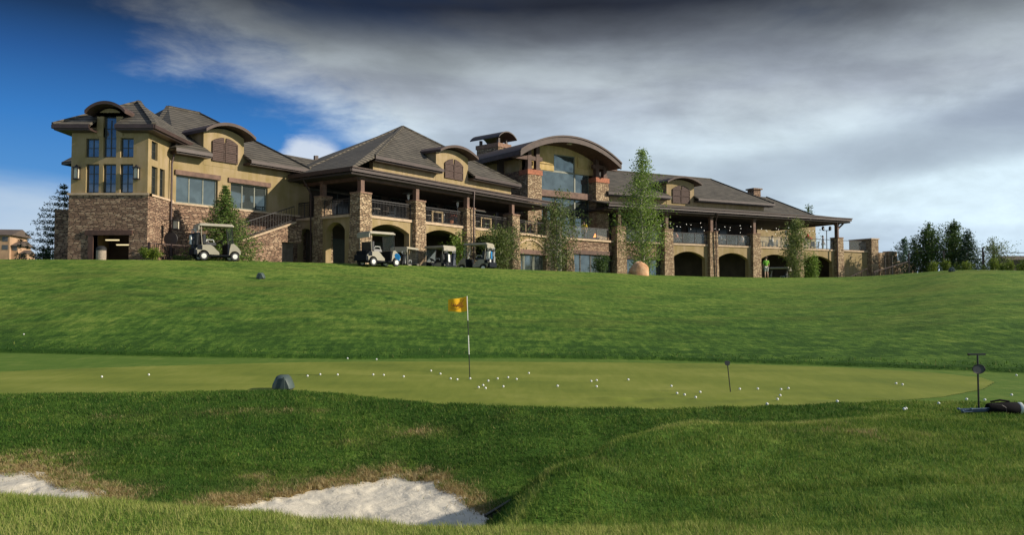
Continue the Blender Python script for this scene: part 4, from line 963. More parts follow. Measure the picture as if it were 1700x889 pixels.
downspout(EF, [(ecol[2] + .1, -.86, EZe - .25), (ecol[2] + .1, -.58, 7.4), (ecol[2] + .1, -.58, GZ)], .06)
downspout(EF, [(aE - .62, -.62, 8.), (aE - .62, -.62, GZ)], .06)
# upper hip roof of E
bu = 2.0; uL = EF.hit(bu, 1008, 321); uR = EF.hit(bu, 1286, 336.5); UZE = (uL[1] + uR[1]) / 2; print('E upper', uL, uR)
lo, hi = .5, 12.
for _ in range(40):
    h = (lo + hi) / 2; z = EF.hit(bu + h, 1180, 297)[1]
    if z > UZE + .5 * h: lo = h
    else: hi = h
rR = EF.hit(bu + h, 1180, 297); rL = EF.hit(bu + h, 1004, 284); zr = (rR[1] + rL[1]) / 2; print('E ridge', h, rR, rL)
uS = uL[0] + .1
rv = [(uS, bu, UZE), (uR[0], bu, UZE), (rR[0], bu + h, zr), (uS - 3, bu + h, zr), (uR[0], bu + 2 * h, UZE), (uS - 6, bu + 2 * h, UZE)]
nL, nR = EF.hit(2.67, 1106.5, 320)[0] + .05, EF.hit(2.67, 1152, 320)[0] - .05; zn = UZE + (zr - UZE) * .9 / h
rv += [(nL, bu, UZE), (nL, bu + .9, zn), (nR, bu + .9, zn), (nR, bu, UZE)]
roofm(EF, rv, [(0, 6, 7, 3), (7, 8, 2, 3), (8, 9, 1, 2), (1, 4, 2), (3, 2, 4, 5)]); ridgecaps(EF, [(rv[3], rv[2]), (rv[2], rv[1])])
el, er = nL, nR
gutter(EF, [(uS, bu - .03, UZE - .12), (el, bu - .03, UZE - .12)]); gutter(EF, [(er, bu - .03, UZE - .12), (uR[0], bu - .03, UZE - .12), (uR[0], bu + 2 * h, UZE - .12)])
part(MB().box(uS, uR[0] - .8, bu + .7, bu + 1., EZe + .1, UZE - .12), 'clerestory_wall', m_stucco, EF)
part(MB().box(uS, nL, bu + .06, bu + .7, UZE - .32, UZE - .2), 'soffit', m_fascia, EF)
part(MB().box(nR, uR[0] - .1, bu + .06, bu + .7, UZE - .32, UZE - .2), 'soffit', m_fascia, EF)
b = 2.67; k0, k1 = EF.hit(b, 1106.5, 305)[0], EF.hit(b, 1152, 305)[0]
dormer(EF, (k0 + k1) / 2, k1 - k0, b, EZe + .4, EF.hit(b, 1108, 305)[1], EF.hit(b, 1129, 299)[1], 4.2, ov=.42, trim=m_copper,
       sh=(EF.hit(b, 1116, 320)[0], EF.hit(b, 1144.5, 320)[0], EF.hit(b, 1130, 338)[1], EF.hit(b, 1117, 314)[1], EF.hit(b, 1130, 308.5)[1]))
# lower rear hip beyond it
b2 = 3.6; z2 = EZe + .5; s0_ = EF.hit(b2, 1362, 357); tp = EF.hit(b2 + 4.5, 1272, 327.5)
rv = [(uR[0] - 5, b2, z2), (s0_[0], b2, z2), (tp[0], b2 + 4.5, tp[1]), (uR[0] - 5, b2 + 4.5, tp[1]), (s0_[0], b2 + 9, z2), (uR[0] - 5, b2 + 9, z2)]
roofm(EF, rv, [(0, 1, 2, 3), (1, 4, 2), (3, 2, 4, 5)]); ridgecaps(EF, [(rv[1], rv[2])])
q = EF.hit(9, 1252, 330); part(MB().box(q[0] - .5, q[0] + .5, 8.5, 9.5, q[1] - 1, EF.hit(9, 1252, 316)[1]).box(q[0] - .65, q[0] + .65, 8.35, 9.65, EF.hit(9, 1252, 316)[1], EF.hit(9, 1252, 316)[1] + .15), 'chimney', m_stone, EF)
# end terrace with stucco wall, glass rail, stone pier, stepping wall
t0, t1 = aE + .5, EF.hit(0, 1446, 440)[0]
part(MB().box(t0, t1, -.02, .35, GZ, FZ - .16), 'terrace_wall', m_stucco, EF); ledge(EF, t0 - .02, t1 + .02, -.15, .45, FZ); glassrail(EF, t0, t1 - .1, .1, FZ)
part(MB().box(t0, t1 + .6, .45, 9, FZ - .3, FZ - .07), 'terrace_floor', m_pave, EF)
tp0 = EF.hit(-.5, 1446, 430)[0]; tp1 = EF.hit(-.5, 1457.5, 430)[0]; tpz = EF.hit(-.5, 1450, 398)[1]
o = part(MB().box(tp0, tp1, -.6, 2.2, GZ, tpz), 'stone_pier', m_stone2, EF); MB().box(tp0 - .08, tp1 + .08, -.68, 2.28, tpz, tpz + .12).build('pier_cap', m_ledge, o)
# chimney with bowed cap behind the gable
c0 = at(791.5, 262, 76); CHF = Fr((c0.x + 2.0, 76.0 - 1.0), (.66, .75))
c = lambda px, py: CHF.hit(0, px, py)
CHa = CHF.hit(0, 847, 250)[0]; CHz = CHF.hit(0, 830, 244)[1]; ck = CHF.hita(0, 791.5, 250)[0]
CHa0 = 0; print('chimney', CHa, CHz, ck)
o = part(MB().box(0, CHa, 0, ck, 9., CHz), 'chimney', m_stone2, CHF)
MB().box(-.08, CHa + .08, -.08, ck + .08, CHz, CHz + .38).build('chimney_band', m_capb, o)
for x in (.2, CHa - .4):
    for y in (.15, ck - .35): MB().box(x, x + .22, y, y + .22, CHz + .38, CHz + .86).build('cap_post', m_fascia, o)
Q = arcpts(-.4, CHa + .4, CHz + .78, CHz + 1.36, 14); r_ = MB()
for p, q in zip(Q, Q[1:]): r_.xz([p, q, (q[0], q[1] + .10), (p[0], p[1] + .10)], -.5, ck + .5)
r_.build('chimney_cap', m_fascia, o)
# fittings on the tower and gable
def lantern(fr, a, b, z0, z1, w_=.24, arm=False):
    m = MB(); m.box(a - w_ / 2 - .03, a + w_ / 2 + .03, b - .3, b - .02, z1 - .08, z1); m.box(a - w_ / 2 - .02, a + w_ / 2 + .02, b - .28, b - .02, z0, z0 + .06)
    for x in (a - w_ / 2, a + w_ / 2 - .03):
        for y in (b - .27, b - .06): m.box(x, x + .03, y, y + .03, z0 + .06, z1 - .08)
    m.lathe([(w_ * .5, z1), (.02, z1 + .12)], (a, b - .16, 0), 6)
    if arm: m.beam((a - .5, b - .12, z1 + .12), (a, b - .12, z1 + .12), .05, .05).beam((a - .48, b - .02, z1 + .2), (a - .48, b - .02, z0 - .3), .05, .05)
    o = part(m, 'wall_lantern', m_iron, fr); MB().box(a - w_ / 2 + .03, a + w_ / 2 - .03, b - .24, b - .06, z0 + .06, z1 - .08).build('lantern_glass', m_lamp, o)
for px in (129.8, 228.7): q = TF.hit(0, px, 278); q2 = TF.hit(0, px, 299); lantern(TF, q[0], 0, q2[1], q[1], .24)
for k, (px, py) in enumerate(((187, 399), (205, 407))):
    q = TF.hit(2.4, px, py); part(MB().box(q[0] - .35, q[0] + .35, 2.3, 2.45, q[1] - .03, q[1] + .03), 'ceiling_tube', m_tube, TF)
q = DF.hit(.2, 1001, 266); part(MB().box(q[0] - .2, q[0] + .2, -.1, .25, q[1] - .25, q[1] + .25), 'wall_speaker', m_lamp, DF)
q = DF.hit(-.8, 946, 239); part(MB().box(q[0] - .2, q[0] + .2, -.9, -.6, q[1] - .05, q[1] + .05), 'soffit_light', m_lamp, DF)
# ------------------------------------------------------------------ finding the ground under a picture point
def gp(px, py, lo=5.5, hi=90.):
    d = ray(px, py); Y = np.arange(lo, hi, .02); X = d.x / d.y * Y; Z = d.z / d.y * Y; h = height(X, Y)
    i = np.nonzero(Z <= h)[0]; i = i[0] if len(i) else len(Y) - 1
    return Vector((X[i], Y[i], h[i]))
def spot(px, Y): x = (px - 850) / (FPX * math.cos(TH)) * Y; return Vector((x, Y, hz(x, Y)))

# ------------------------------------------------------------------ trees
def leaffn(lo, mid, hi, tr=.35):
    def fn(p):
        a = N('ShaderNodeAttribute', attribute_name='rnd').outputs['Fac']
        n = noise(objc(), .9, 3, .6); v = M('ADD', M('MULTIPLY', a, .6), M('MULTIPLY', n, .5))
        col = ramp(v, [(.2, lo), (.55, mid), (.95, hi)]); lk(col, p.inputs['Base Color'])
        t = N('ShaderNodeBsdfTranslucent'); lk(col, t.inputs[0]); mx = N('ShaderNodeMixShader'); mx.inputs[0].default_value = tr
        lk(p.outputs[0], mx.inputs[1]); lk(t.outputs[0], mx.inputs[2]); lk(mx.outputs[0], nt.nodes['Material Output'].inputs[0])
    return fn
m_aspen = mat('aspen_leaf', rough=.6, spec=.3, fn=leaffn((.09, .16, .026), (.18, .28, .045), (.31, .40, .09)))
m_aspen2 = mat('olive_leaf', rough=.6, spec=.3, fn=leaffn((.06, .095, .024), (.12, .165, .042), (.22, .25, .08)))
m_pale = mat('pale_column_leaf', rough=.6, spec=.3, fn=leaffn((.09, .13, .03), (.17, .22, .06), (.30, .31, .12)))
m_spruce = mat('spruce_needle', rough=.7, spec=.2, fn=leaffn((.05, .10, .022), (.12, .20, .04), (.27, .33, .09), .25))
m_pine = mat('pine_needle', rough=.7, spec=.2, fn=leaffn((.018, .042, .024), (.040, .078, .040), (.08, .125, .060), .15))
m_blue = mat('bluegreen_leaf', rough=.6, spec=.3, fn=leaffn((.03, .075, .05), (.07, .14, .09), (.14, .22, .15)))
m_mid = mat('midgreen_leaf', rough=.6, spec=.3, fn=leaffn((.030, .065, .018), (.07, .125, .030), (.14, .20, .055)))
m_hedge = mat('yellowgreen_leaf', rough=.6, spec=.3, fn=leaffn((.05, .09, .012), (.14, .20, .022), (.27, .33, .05)))
m_bark = simple('grey_bark', (.13, .11, .09), .9, .35, 9, .4, .02)
m_barkl = simple('pale_bark', (.30, .28, .23), .85, .35, 9, .4, .02)
def leafquads(P, size, flat=0., asp=.6):
    n = len(P); nrm = rng.normal(0, 1, (n, 3)); nrm[:, 2] += flat * np.sign(nrm[:, 2] + .01); nrm /= np.linalg.norm(nrm, axis=1)[:, None]
    t = np.cross(nrm, rng.normal(0, 1, (n, 3))); t /= np.linalg.norm(t, axis=1)[:, None]; b = np.cross(nrm, t)
    s = size * rng.uniform(.6, 1.3, (n, 1)); t = t * s; b = b * s * asp
    Q = np.stack([P - t, P - b * .9, P + t, P + b * .9], 1)
    return Q.reshape(-1, 3), np.repeat(np.clip(rng.uniform(0, 1, n), 0, 1), 4)
def plant(name, label, cat, loc, trunk, leaves, size, lm, bm, group=None, flat=0., asp=.6, crown='crown'):
    t = thing(name, label, cat, loc, 0, group)
    if trunk is not None: trunk.build('trunk', bm, t)
    Q, r = leafquads(leaves, size, flat, asp); o = tris_obj(crown, Q, lm, {'rnd': r}, 4); o.parent = t
    return t
def aspen(name, label, loc, h, w, n, lm, bm=None, low=.12, size=.085, peak=.32, nb=46, tight=.16, group=None, stems=1, up=1.0):
    tr = MB(); L = []; bm = bm or m_barkl
    tops = []
    for s_ in range(stems):
        ox = rng.normal(0, .05 * w) if stems > 1 else 0; a = rng.uniform(0, 6.28); lean = rng.uniform(.0, .10) * (stems > 1)
        pts = [Vector((ox + math.cos(a) * lean * h * t + .04 * math.sin(t * 9 + s_) * h * .2, math.sin(a) * lean * h * t, h * t * (1 if s_ == 0 else rng.uniform(.75, .98)))) for t in np.linspace(0, .97, 9)]
        for i, (p, q) in enumerate(zip(pts, pts[1:])): tr.tube(p, q, .016 * h * (1 - i / 8.6) ** .8 * (1 if stems == 1 else .7), .016 * h * (1 - (i + 1) / 8.6) ** .8 * (1 if stems == 1 else .7), 6)
        tops.append(pts)
    for k in range(nb):
        pts = tops[k % stems]; t = low + (1 - low) * (k + rng.uniform(0, 1)) / nb; t = min(t, .985)
        i = min(7, int(t / .97 * 8)); p = pts[i].lerp(pts[i + 1], min(1, max(0, t / .97 * 8 - i)))
        prof = ((t - low) / (peak - low)) ** .5 if t < peak else max(.06, 1 - (t - peak) / (1 - peak)) ** .85
        a = k * 2.4 + rng.uniform(-.5, .5); ln = w / 2 * prof * rng.uniform(.65, 1.15) + .1
        q = p + Vector((math.cos(a) * ln, math.sin(a) * ln, ln * rng.uniform(.35, 1.) * up))
        tr.tube(p, q, .0045 * h * (1 - t) + .008, .004, 4)
        m = int(n / nb * (.35 + prof)); tt = rng.uniform(.15, 1.08, m)[:, None]
        c = np.array(p)[None] + (np.array(q) - np.array(p))[None] * tt
        L.append(c + rng.normal(0, tight * (0.4 + .6 * prof), (m, 3)) * np.array([1, 1, 1.2]) * min(1.5, w / 2))
    return plant(name, label, 'tree', loc, tr, np.concatenate(L), size, lm, bm, group)
def conifer(name, label, loc, h, w, lm, whorls=22, per=9, dens=26, droop=.16, size=.085, low=.06, gap=0., group=None, bias=(0, 0), stiff=0., clump=0.):
    tr = MB(); tr.tube((0, 0, 0), (0, 0, h * .99), .016 * h, .01, 7); L = []
    for i in range(whorls):
        t = low + (1 - low) * (i / whorls) ** .9; R_ = w / 2 * (1 - t) ** 1.05 + .05
        for k in range(per):
            a = k * 6.283 / per + i * 1.1 + rng.uniform(-.25, .25); rr = R_ * rng.uniform(.7, 1.12)
            if bias[0] or bias[1]: rr *= 1 + bias[0] * math.cos(a) + bias[1] * math.sin(a)
            if rng.uniform() < gap: continue
            z0 = t * h; q = Vector((math.cos(a) * rr, math.sin(a) * rr, z0 - droop * rr + stiff * rr)); p = Vector((0, 0, z0))
            tr.tube(p, q, .02, .006, 4)
            m = int(dens * (rr / (w / 2)) + 5)
            if clump:
                cs = np.linspace(.35, 1.0, 5)[:, None]; c = (np.array(p) + (np.array(q) - np.array(p)) * cs)[rng.integers(0, 5, m)]
                c = c + rng.normal(0, clump, (m, 3)) + np.array([0, 0, clump])
            else:
                tt = rng.uniform(.05, 1.05, m)[:, None]; c = np.array(p) + (np.array(q) - np.array(p)) * tt; c = c + np.array([0, 0, 1.]) * (tt ** 2 * .10 * rr)
                side = np.array([-math.sin(a), math.cos(a), 0]); c = c + side * rng.normal(0, .16, (m, 1)) * rr * (1.1 - tt) + rng.normal(0, .035, (m, 3))
            L.append(c)
    return plant(name, label, 'tree', loc, tr, np.concatenate(L), size, lm, m_bark, group, .4, .35)
def bush(name, label, cat, loc, w, d, h, n, lm, size=.05, group=None, spiky=.0):
    st = MB(); L = []
    for k in range(14):
        a = rng.uniform(0, 6.28); r = rng.uniform(0, .8); q = Vector((math.cos(a) * r * w / 2, math.sin(a) * r * d / 2, h * math.sqrt(1 - r * r) * rng.uniform(.7, 1.05)))
        st.tube((q.x * .25, q.y * .25, -.05), q, .012, .004, 4); m = n // 14
        tt = rng.uniform(.15, 1.1, m)[:, None] ** .7; L.append(np.array([q.x * .3, q.y * .3, 0]) + (np.array(q) - np.array([q.x * .3, q.y * .3, 0])) * tt + rng.normal(0, .12, (m, 3)) * np.array([w, d, h]) * .55)
    P_ = np.concatenate(L); P_[:, 2] = np.abs(P_[:, 2])
    return plant(name, label, cat, loc, st, P_, size, lm, m_bark, group, 0, .5)
def ztop(px, py, Y): return at(px, py, Y).z
def tree_at(px, Y, ytop): l = spot(px, Y); return l, ztop(px, ytop, Y) - l.z
l, h = tree_at(1066, 66, 250); aspen('aspen_tree', 'tall leafy aspen in front of the terrace beside the pink boulder', l, h, 4.5, 12500, m_aspen, size=.075, peak=.26, nb=150, low=.03, tight=.24)
l, h = tree_at(928, 61, 318); aspen('aspen_tree', 'thin olive aspen standing before the vaulted glass gable', l, h, 4.0, 4600, m_aspen2, size=.08, peak=.38, nb=70, low=.10, tight=.26, stems=3)
l, h = tree_at(825, 58.5, 383); aspen('aspen_tree', 'small sparse aspen by the arcade arch behind the fifth cart', l, h, 3.5, 4600, m_aspen2, size=.075, peak=.45, nb=40, low=.08, tight=.22, stems=2)
l, h = tree_at(757, 57.5, 378); aspen('aspen_tree', 'small bright green aspen between the third arch and a column', l, h, 1.7, 2200, m_aspen, size=.075, peak=.4, nb=34, low=.05, tight=.2, stems=2)
l, h = tree_at(1321, 71, 368); aspen('columnar_tree', 'narrow pale yellow-green upright tree in front of the right arcade', l, h, 2.3, 5200, m_pale, size=.085, peak=.45, nb=80, low=.02, tight=.2, up=1.9)
l, h = tree_at(1353, 74, 425); bush('shrub', 'rounded green shrub at the foot of the last arcade arch', 'shrub', l, 2.4, 1.8, h, 1800, m_aspen, .08)
l, h = tree_at(372, 45.4, 306); conifer('spruce_tree', 'green spruce behind the parked cart beside the two big windows', l, h, 5.2, m_spruce, whorls=26, per=13, dens=110, size=.075, droop=.16, low=.02)
l, h = tree_at(104, 48.5, 304); conifer('pine_tree', 'dark open-branched pine at the left side of the stone tower', l, h, 4.9, m_pine, whorls=13, per=7, dens=190, droop=.04, size=.08, low=.08, gap=.10, stiff=.05, bias=(-.35, 0), clump=.075)
l, h = tree_at(75, 50, 413); bush('shrub', 'dark green shrub under the pine left of the tower', 'shrub', l, 2.6, 1.6, h, 1500, m_mid, .07)
l, h = tree_at(38, 52, 424); bush('shrub', 'low blue-green shrub in front of the far house', 'shrub', l, 2.4, 1.4, h, 900, m_blue, .07)
l, h = tree_at(247, 41.2, 411); bush('shrub', 'yellow-green shrub at the right corner of the stone tower', 'shrub', l, 1.5, 1.0, h, 1500, m_hedge, .05)
l, h = tree_at(300, 42.2, 424); bush('shrub', 'low olive shrub along the iron fence behind the cart', 'shrub', l, 1.3, .7, h, 700, m_aspen2, .045)
l, h = tree_at(1000, 61, 424); bush('shrub', 'dark shrub in front of the lower windows under the gable', 'shrub', l, 2.2, 1.4, h, 1300, m_mid, .075)
G = 'trees on the rise beyond the right fence'
l, h = tree_at(1501, 88, 398); aspen('young_tree', 'short blue-green tree nearest the stone pier on the right rise', l, h, 2.4, 3000, m_blue, m_bark, size=.09, nb=60, tight=.18, peak=.35)
l, h = tree_at(1519, 86, 396); conifer('pine_tree', 'small dark pine between two leafy trees on the right rise', l, h, 2.9, m_pine, whorls=11, per=7, dens=110, droop=0, size=.11, clump=.15, stiff=.15)
l, h = tree_at(1546, 84, 374); aspen('leafy_tree', 'green upright tree with ragged tips left of the gap in the right-hand trees', l, h, 3.5, 9000, m_mid, m_bark, size=.10, nb=110, tight=.17, stems=3, peak=.3, up=1.8, low=.02)
l, h = tree_at(1583, 84, 370); aspen('leafy_tree', 'tallest dark tree in the group on the right rise', l, h, 2.8, 8000, m_mid, m_bark, size=.10, nb=100, tight=.18, stems=3, peak=.3, up=1.9, low=.02)
l, h = tree_at(1608, 82, 384); conifer('pine_tree', 'broad dark pine right of the tallest tree on the rise', l, h, 4.0, m_pine, whorls=13, per=8, dens=120, droop=0, size=.12, clump=.17, stiff=.2)
l, h = tree_at(1650, 86, 396); aspen('leafy_tree', 'pale sparse tree at the right end of the rise', l, h, 4.8, 3600, m_aspen2, m_bark, size=.08, nb=90, tight=.16, stems=4, peak=.5, up=.8)
l, h = tree_at(1343, 112, 340); aspen('young_tree', 'distant treetop showing above the right end of the roof', l, h, 3., 1600, m_mid, m_bark, size=.14, nb=40, tight=.3)
for px, Y, y, w_, tx in [(1547, 63, 434, 1.5, 'leftmost clipped yellow-green shrub below the right fence'), (1572, 62, 432, 1.8, 'yellow-green shrub behind the small floodlight on the crest'), (1600, 62, 431, 1.9, 'yellow-green shrub just right of the crest floodlight'),
                       (1650, 60, 431, 2.0, 'large yellow-green shrub right of the tall fence post'), (1676, 59, 433, 1.8, 'yellow-green shrub second from the right edge'), (1700, 58, 432, 1.8, 'yellow-green shrub at the right edge of the picture')]:
    l, h = tree_at(px, Y, y); bush('shrub', tx, 'shrub', l, w_, 1.2, h, 1700, m_hedge, .055, group='shrubs along the right fence')

# ------------------------------------------------------------------ boulder
def bfn(p):
    n = noise(objc(), 2.2, 6, .65); lk(ramp(n, [(.3, (.32, .15, .07)), (.5, (.56, .31, .16)), (.7, (.68, .45, .28))]), p.inputs['Base Color']); lk(bumpn(n, .8, .08), p.inputs['Normal'])
m_boulder = mat('pink_sandstone', rough=.9, fn=bfn)
l = spot(1061, 61.5); mb = MB(); nn, kk = 18, 9; vs = []
for i in range(kk + 1):
    for j in range(nn):
        t = math.pi / 2 * i / kk; a = 2 * math.pi * j / nn; r = .80 * math.cos(t) ** .85 * (1 + .16 * mnoise.noise(Vector((math.cos(a) * 1.3, math.sin(a) * 1.3, t * 2)))); vs.append((r * math.cos(a) + .08 * i / kk, r * .8 * math.sin(a), -.1 + 1.05 * math.sin(t) * (1 + .12 * mnoise.noise(Vector((a, t, 1))))))
mb.add(vs, [(i * nn + j, i * nn + (j + 1) % nn, (i + 1) * nn + (j + 1) % nn, (i + 1) * nn + j) for i in range(kk) for j in range(nn)])
tag(mb.build('boulder', m_boulder, smooth=True, loc=l), 'pinkish sandstone boulder in front of the tall aspen', 'boulder')

# ------------------------------------------------------------------ golf carts
m_cart = simple('cart_beige_body', (.33, .30, .235), .35, .08, 3, 0)
m_roofc = simple('cart_canopy', (.36, .325, .26), .5, .1, 3, 0)
m_blk = simple('black_rubber', (.014, .014, .016), .7, .3, 20, .1)
m_navy = simple('dark_blue_trim', (.008, .011, .018), .8, .2, 6, 0, spec=.2)
m_seat = simple('black_vinyl', (.020, .022, .027), .45, .2, 10, .1)
m_hub = simple('white_hubcap', (.75, .75, .73), .35, .1, 10, 0)
m_chrome = mat('steel', (.45, .46, .48), .3, .9)
m_ws = mat('cart_windshield', (.35, .42, .44), .06, 0, .6, alpha=.22)
def arcl(cx, cz, r, a0, a1, n=9): return [(cx + r * math.cos(R(a0 + (a1 - a0) * k / n)), cz + r * math.sin(R(a0 + (a1 - a0) * k / n))) for k in range(n + 1)]
def make_cart(label, loc, ang, group):
    t = thing('golf_cart', label, 'golf cart', loc, R(ang), group); t.scale = (.98, .98, 1.0)
    rear = [(-1.12, .34), (-1.14, .52), (-1.02, .66), (-.80, .76), (-.35, .78), (-.22, .66), (-.02, .50), (.06, .34)] + arcl(-.72, .24, .29, 12, 168)[0:0]
    rear = [(.06, .30), (.06, .42), (-.10, .56), (-.22, .70), (-.38, .80), (-.82, .80), (-1.02, .70), (-1.13, .55), (-1.12, .34), (-1.02, .32)] + arcl(-.72, .24, .29, 165, 15) + [(-.30, .30)]
    b_ = MB().xz(rear, -.58, .58); b_.build('body', m_cart, t)
    fr_ = [(.56, .30), (.60, .62), (.66, .86), (.80, .90), (1.00, .74), (1.16, .54), (1.18, .36)] + arcl(.86, .24, .27, 20, 168) 
    MB().xz(fr_, -.56, .56).build('front_cowl', m_cart, t)
    MB().box(-1.05, 1.1, -.52, .52, .22, .30).box(-.02, .60, -.56, .56, .26, .30).build('chassis', m_navy, t)
    MB().box(-1.20, -1.04, -.595, .595, .30, .62, t=.02).box(-1.04, -.80, -.60, .60, .55, .78).build('bumper', m_navy, t)
    s_ = MB().box(-.62, -.08, -.52, .52, .78, .92, t=.02); s_.build('seat', m_seat, t)
    MB().beam((-.68, -.52, 1.10), (-.68, .52, 1.10), .12, .48).build('backrest', m_seat, t)
    MB().box(-1.08, -.72, -.50, .50, .62, .72).box(-1.1, -1.06, -.5, .5, .72, .84).build('bag_well', m_navy, t)
    for x, y in ((-.72, -.54), (-.72, .54), (.86, -.54), (.86, .54)):
        w_ = MB().lathe([(.14, -.09), (.215, -.085), (.225, -.05), (.225, .05), (.215, .085), (.14, .09)], (x, y, .225), 18, 'y').build('wheel', m_blk, t)
        MB().lathe([(.02, -.10), (.13, -.095), (.135, .095), (.02, .10)], (x, y, .225), 14, 'y').build('hubcap', m_hub, w_)
    rf = [(-.98, -.60), (-.98, .60), (-.94, .62), (.72, .62), (.80, .56), (.80, -.56), (.72, -.62), (-.94, -.62)]
    r_ = MB().xy([(x, y) for x, y in rf], 1.76, 1.83).xy([(x * .94 - .01, y * .9) for x, y in rf], 1.83, 1.89).box(-1.01, -.95, -.58, .58, 1.55, 1.80); r_.build('canopy', m_roofc, t)
    for y in (-.54, .54):
        MB().path([(-.80, y, .78), (-.84, y, 1.25), (-.86, y, 1.80)], .022, 6).build('rear_strut', m_roofc, t)
        MB().path([(.78, y, .84), (.70, y, 1.80)], .018, 6).build('front_strut', m_blk, t)
        MB().path([(-.60, y * .98, .95), (-.58, y * .98, 1.06), (-.24, y * .98, 1.06), (-.20, y * .98, .92)], .016, 6).build('armrest', m_hub, t)
    MB().add([(.80, -.5, .88), (.80, .5, .88), (.71, .5, 1.74), (.71, -.5, 1.74), (.81, -.5, .88), (.81, .5, .88), (.72, .5, 1.74), (.72, -.5, 1.74)], [(0, 1, 2, 3), (7, 6, 5, 4), (0, 4, 5, 1), (1, 5, 6, 2), (2, 6, 7, 3), (3, 7, 4, 0)]).build('windshield', m_ws, t)
    MB().tube((.58, .24, .70), (.36, .24, 1.02), .02).lathe([(.17, -.012), (.19, 0), (.17, .012)], (0, 0, 0), 14, M4=Matrix.Translation((.36, .24, 1.02)) @ Matrix.Rotation(R(-35), 4, 'Y')).build('steering_wheel', m_blk, t)
    MB().box(.50, .58, -.54, .54, .30, .86).build('dashboard', m_navy, t)
    return t
def bag_mb(clubs=7, h=.86):
    b = MB(); b.lathe([(.12, 0), (.135, .05), (.125, .30), (.13, .60), (.145, h)], (0, 0, 0), 12); b.box(-.10, .10, .10, .17, .10, .50, t=.01); return b
def golf_bag(label, loc, rot, bm, group=None, towel=None, heads='steel'):
    t = thing('golf_bag', label, 'golf bag', loc, 0, group); t.rotation_euler = rot
    bag_mb().build('bag_body', bm, t); MB().lathe([(.147, 0), (.155, .03), (.147, .06)], (0, 0, .83), 12).build('rim', m_navy, t)
    for k in range(6):
        a = k * 1.05 + .3; x, y = .085 * math.cos(a), .085 * math.sin(a); L_ = .98 + .05 * (k % 3)
        c_ = MB().tube((x, y, .5), (x * 1.25, y * 1.25, L_), .007, n=5)
        c_.ball((x * 1.3 + .03, y * 1.3, L_ + .02), .045 if k < 2 else .03, 8, .7); c_.build('club', m_chrome if k >= 2 else m_hub, t)
    if towel: MB().xz([(-.10, .35), (.10, .30), (.12, .78), (-.06, .82)], -.19, -.15).build('towel', towel, t)
    return t
m_bagblk = simple('black_bag_nylon', (.016, .017, .022), .6, .3, 12, .2)
m_bagnavy = simple('navy_bag_nylon', (.020, .032, .060), .6, .3, 12, .2)
m_baggrey = simple('grey_bag_nylon', (.20, .21, .22), .6, .3, 12, .2)
m_bagred = simple('burgundy_bag_nylon', (.12, .02, .025), .6, .3, 12, .2)
m_tblue = simple('turquoise_towel', (.03, .42, .55), .9, .15, 12, .2)
m_tsky = simple('bright_blue_towel', (.03, .30, .72), .9, .15, 12, .2)
m_twhite = simple('white_towel', (.78, .78, .76), .9, .1, 12, .2)
CG = 'golf carts parked in front of the clubhouse'
carts = [('golf cart with grey canopy parked alone beside the spruce', 357, 42.6, 34), ('golf cart parked in front of the first arcade arch', 627, 45.6, 45), ('golf cart seen from behind beside the second arcade column', 673, 52.0, 72),
         ('dark golf cart parked under the second arcade arch', 728, 53.3, 142), ('golf cart with a turquoise towel near the third arch', 792, 54.6, 158), ('low golf cart half hidden beyond the crest beside the man in green', 1293, 74, 150)]
bags = [[(m_bagblk, None, 'black golf bag strapped on the back of the cart by the spruce'), (m_bagnavy, m_twhite, 'navy golf bag with white towel on the cart by the spruce')], [], [(m_bagblk, m_twhite, 'black golf bag on the cart seen from behind'), (m_baggrey, None, 'grey golf bag on the cart seen from behind')],
        [(m_bagnavy, None, 'navy golf bag on the dark cart under the second arch'), (m_bagblk, m_twhite, 'black golf bag with towel on the dark cart under the second arch')], [(m_baggrey, m_tblue, 'golf bag wrapped in a turquoise towel on the back of the fifth cart'), (m_twhite, m_tsky, 'white golf bag with blue towel on the back of the fifth cart')], []]
for (lb, px, Y, an), bb in zip(carts, bags):
    l = spot(px, Y)
    make_cart(lb, l, an, CG)
    for k, (bm_, tw_, bl_) in enumerate(bb):
        a = R(an); x, y = -.98, (-.24, .24)[k]
        golf_bag(bl_, (l.x + x * math.cos(a) - y * math.sin(a), l.y + x * math.sin(a) + y * math.cos(a), l.z + .52), (0, R(-8), a + R(80 + 200 * k)), bm_, 'golf bags on the carts', tw_)
l = spot(660, 45.2); tag(MB().xz([(-.13, .16), (-.02, .08), (.10, .02), (.15, .22), (.06, .40), (-.08, .44), (-.17, .34)], -.05, .05).build('towel', m_tsky, loc=at(660, 434, 45.3)), 'bright blue towel hanging at the front of the second cart', 'towel')
l = spot(1165, 72.5); golf_bag('black golf bag leaning on its stand in the first right-hand arch', (l.x, l.y, l.z), (R(8), R(-38), 0), m_bagnavy, towel=m_twhite)
l = spot(1172, 72); golf_bag('dark golf bag lying low beside the leaning bag', (l.x + .1, l.y, l.z + .1), (R(5), R(-62), 0), m_bagblk)

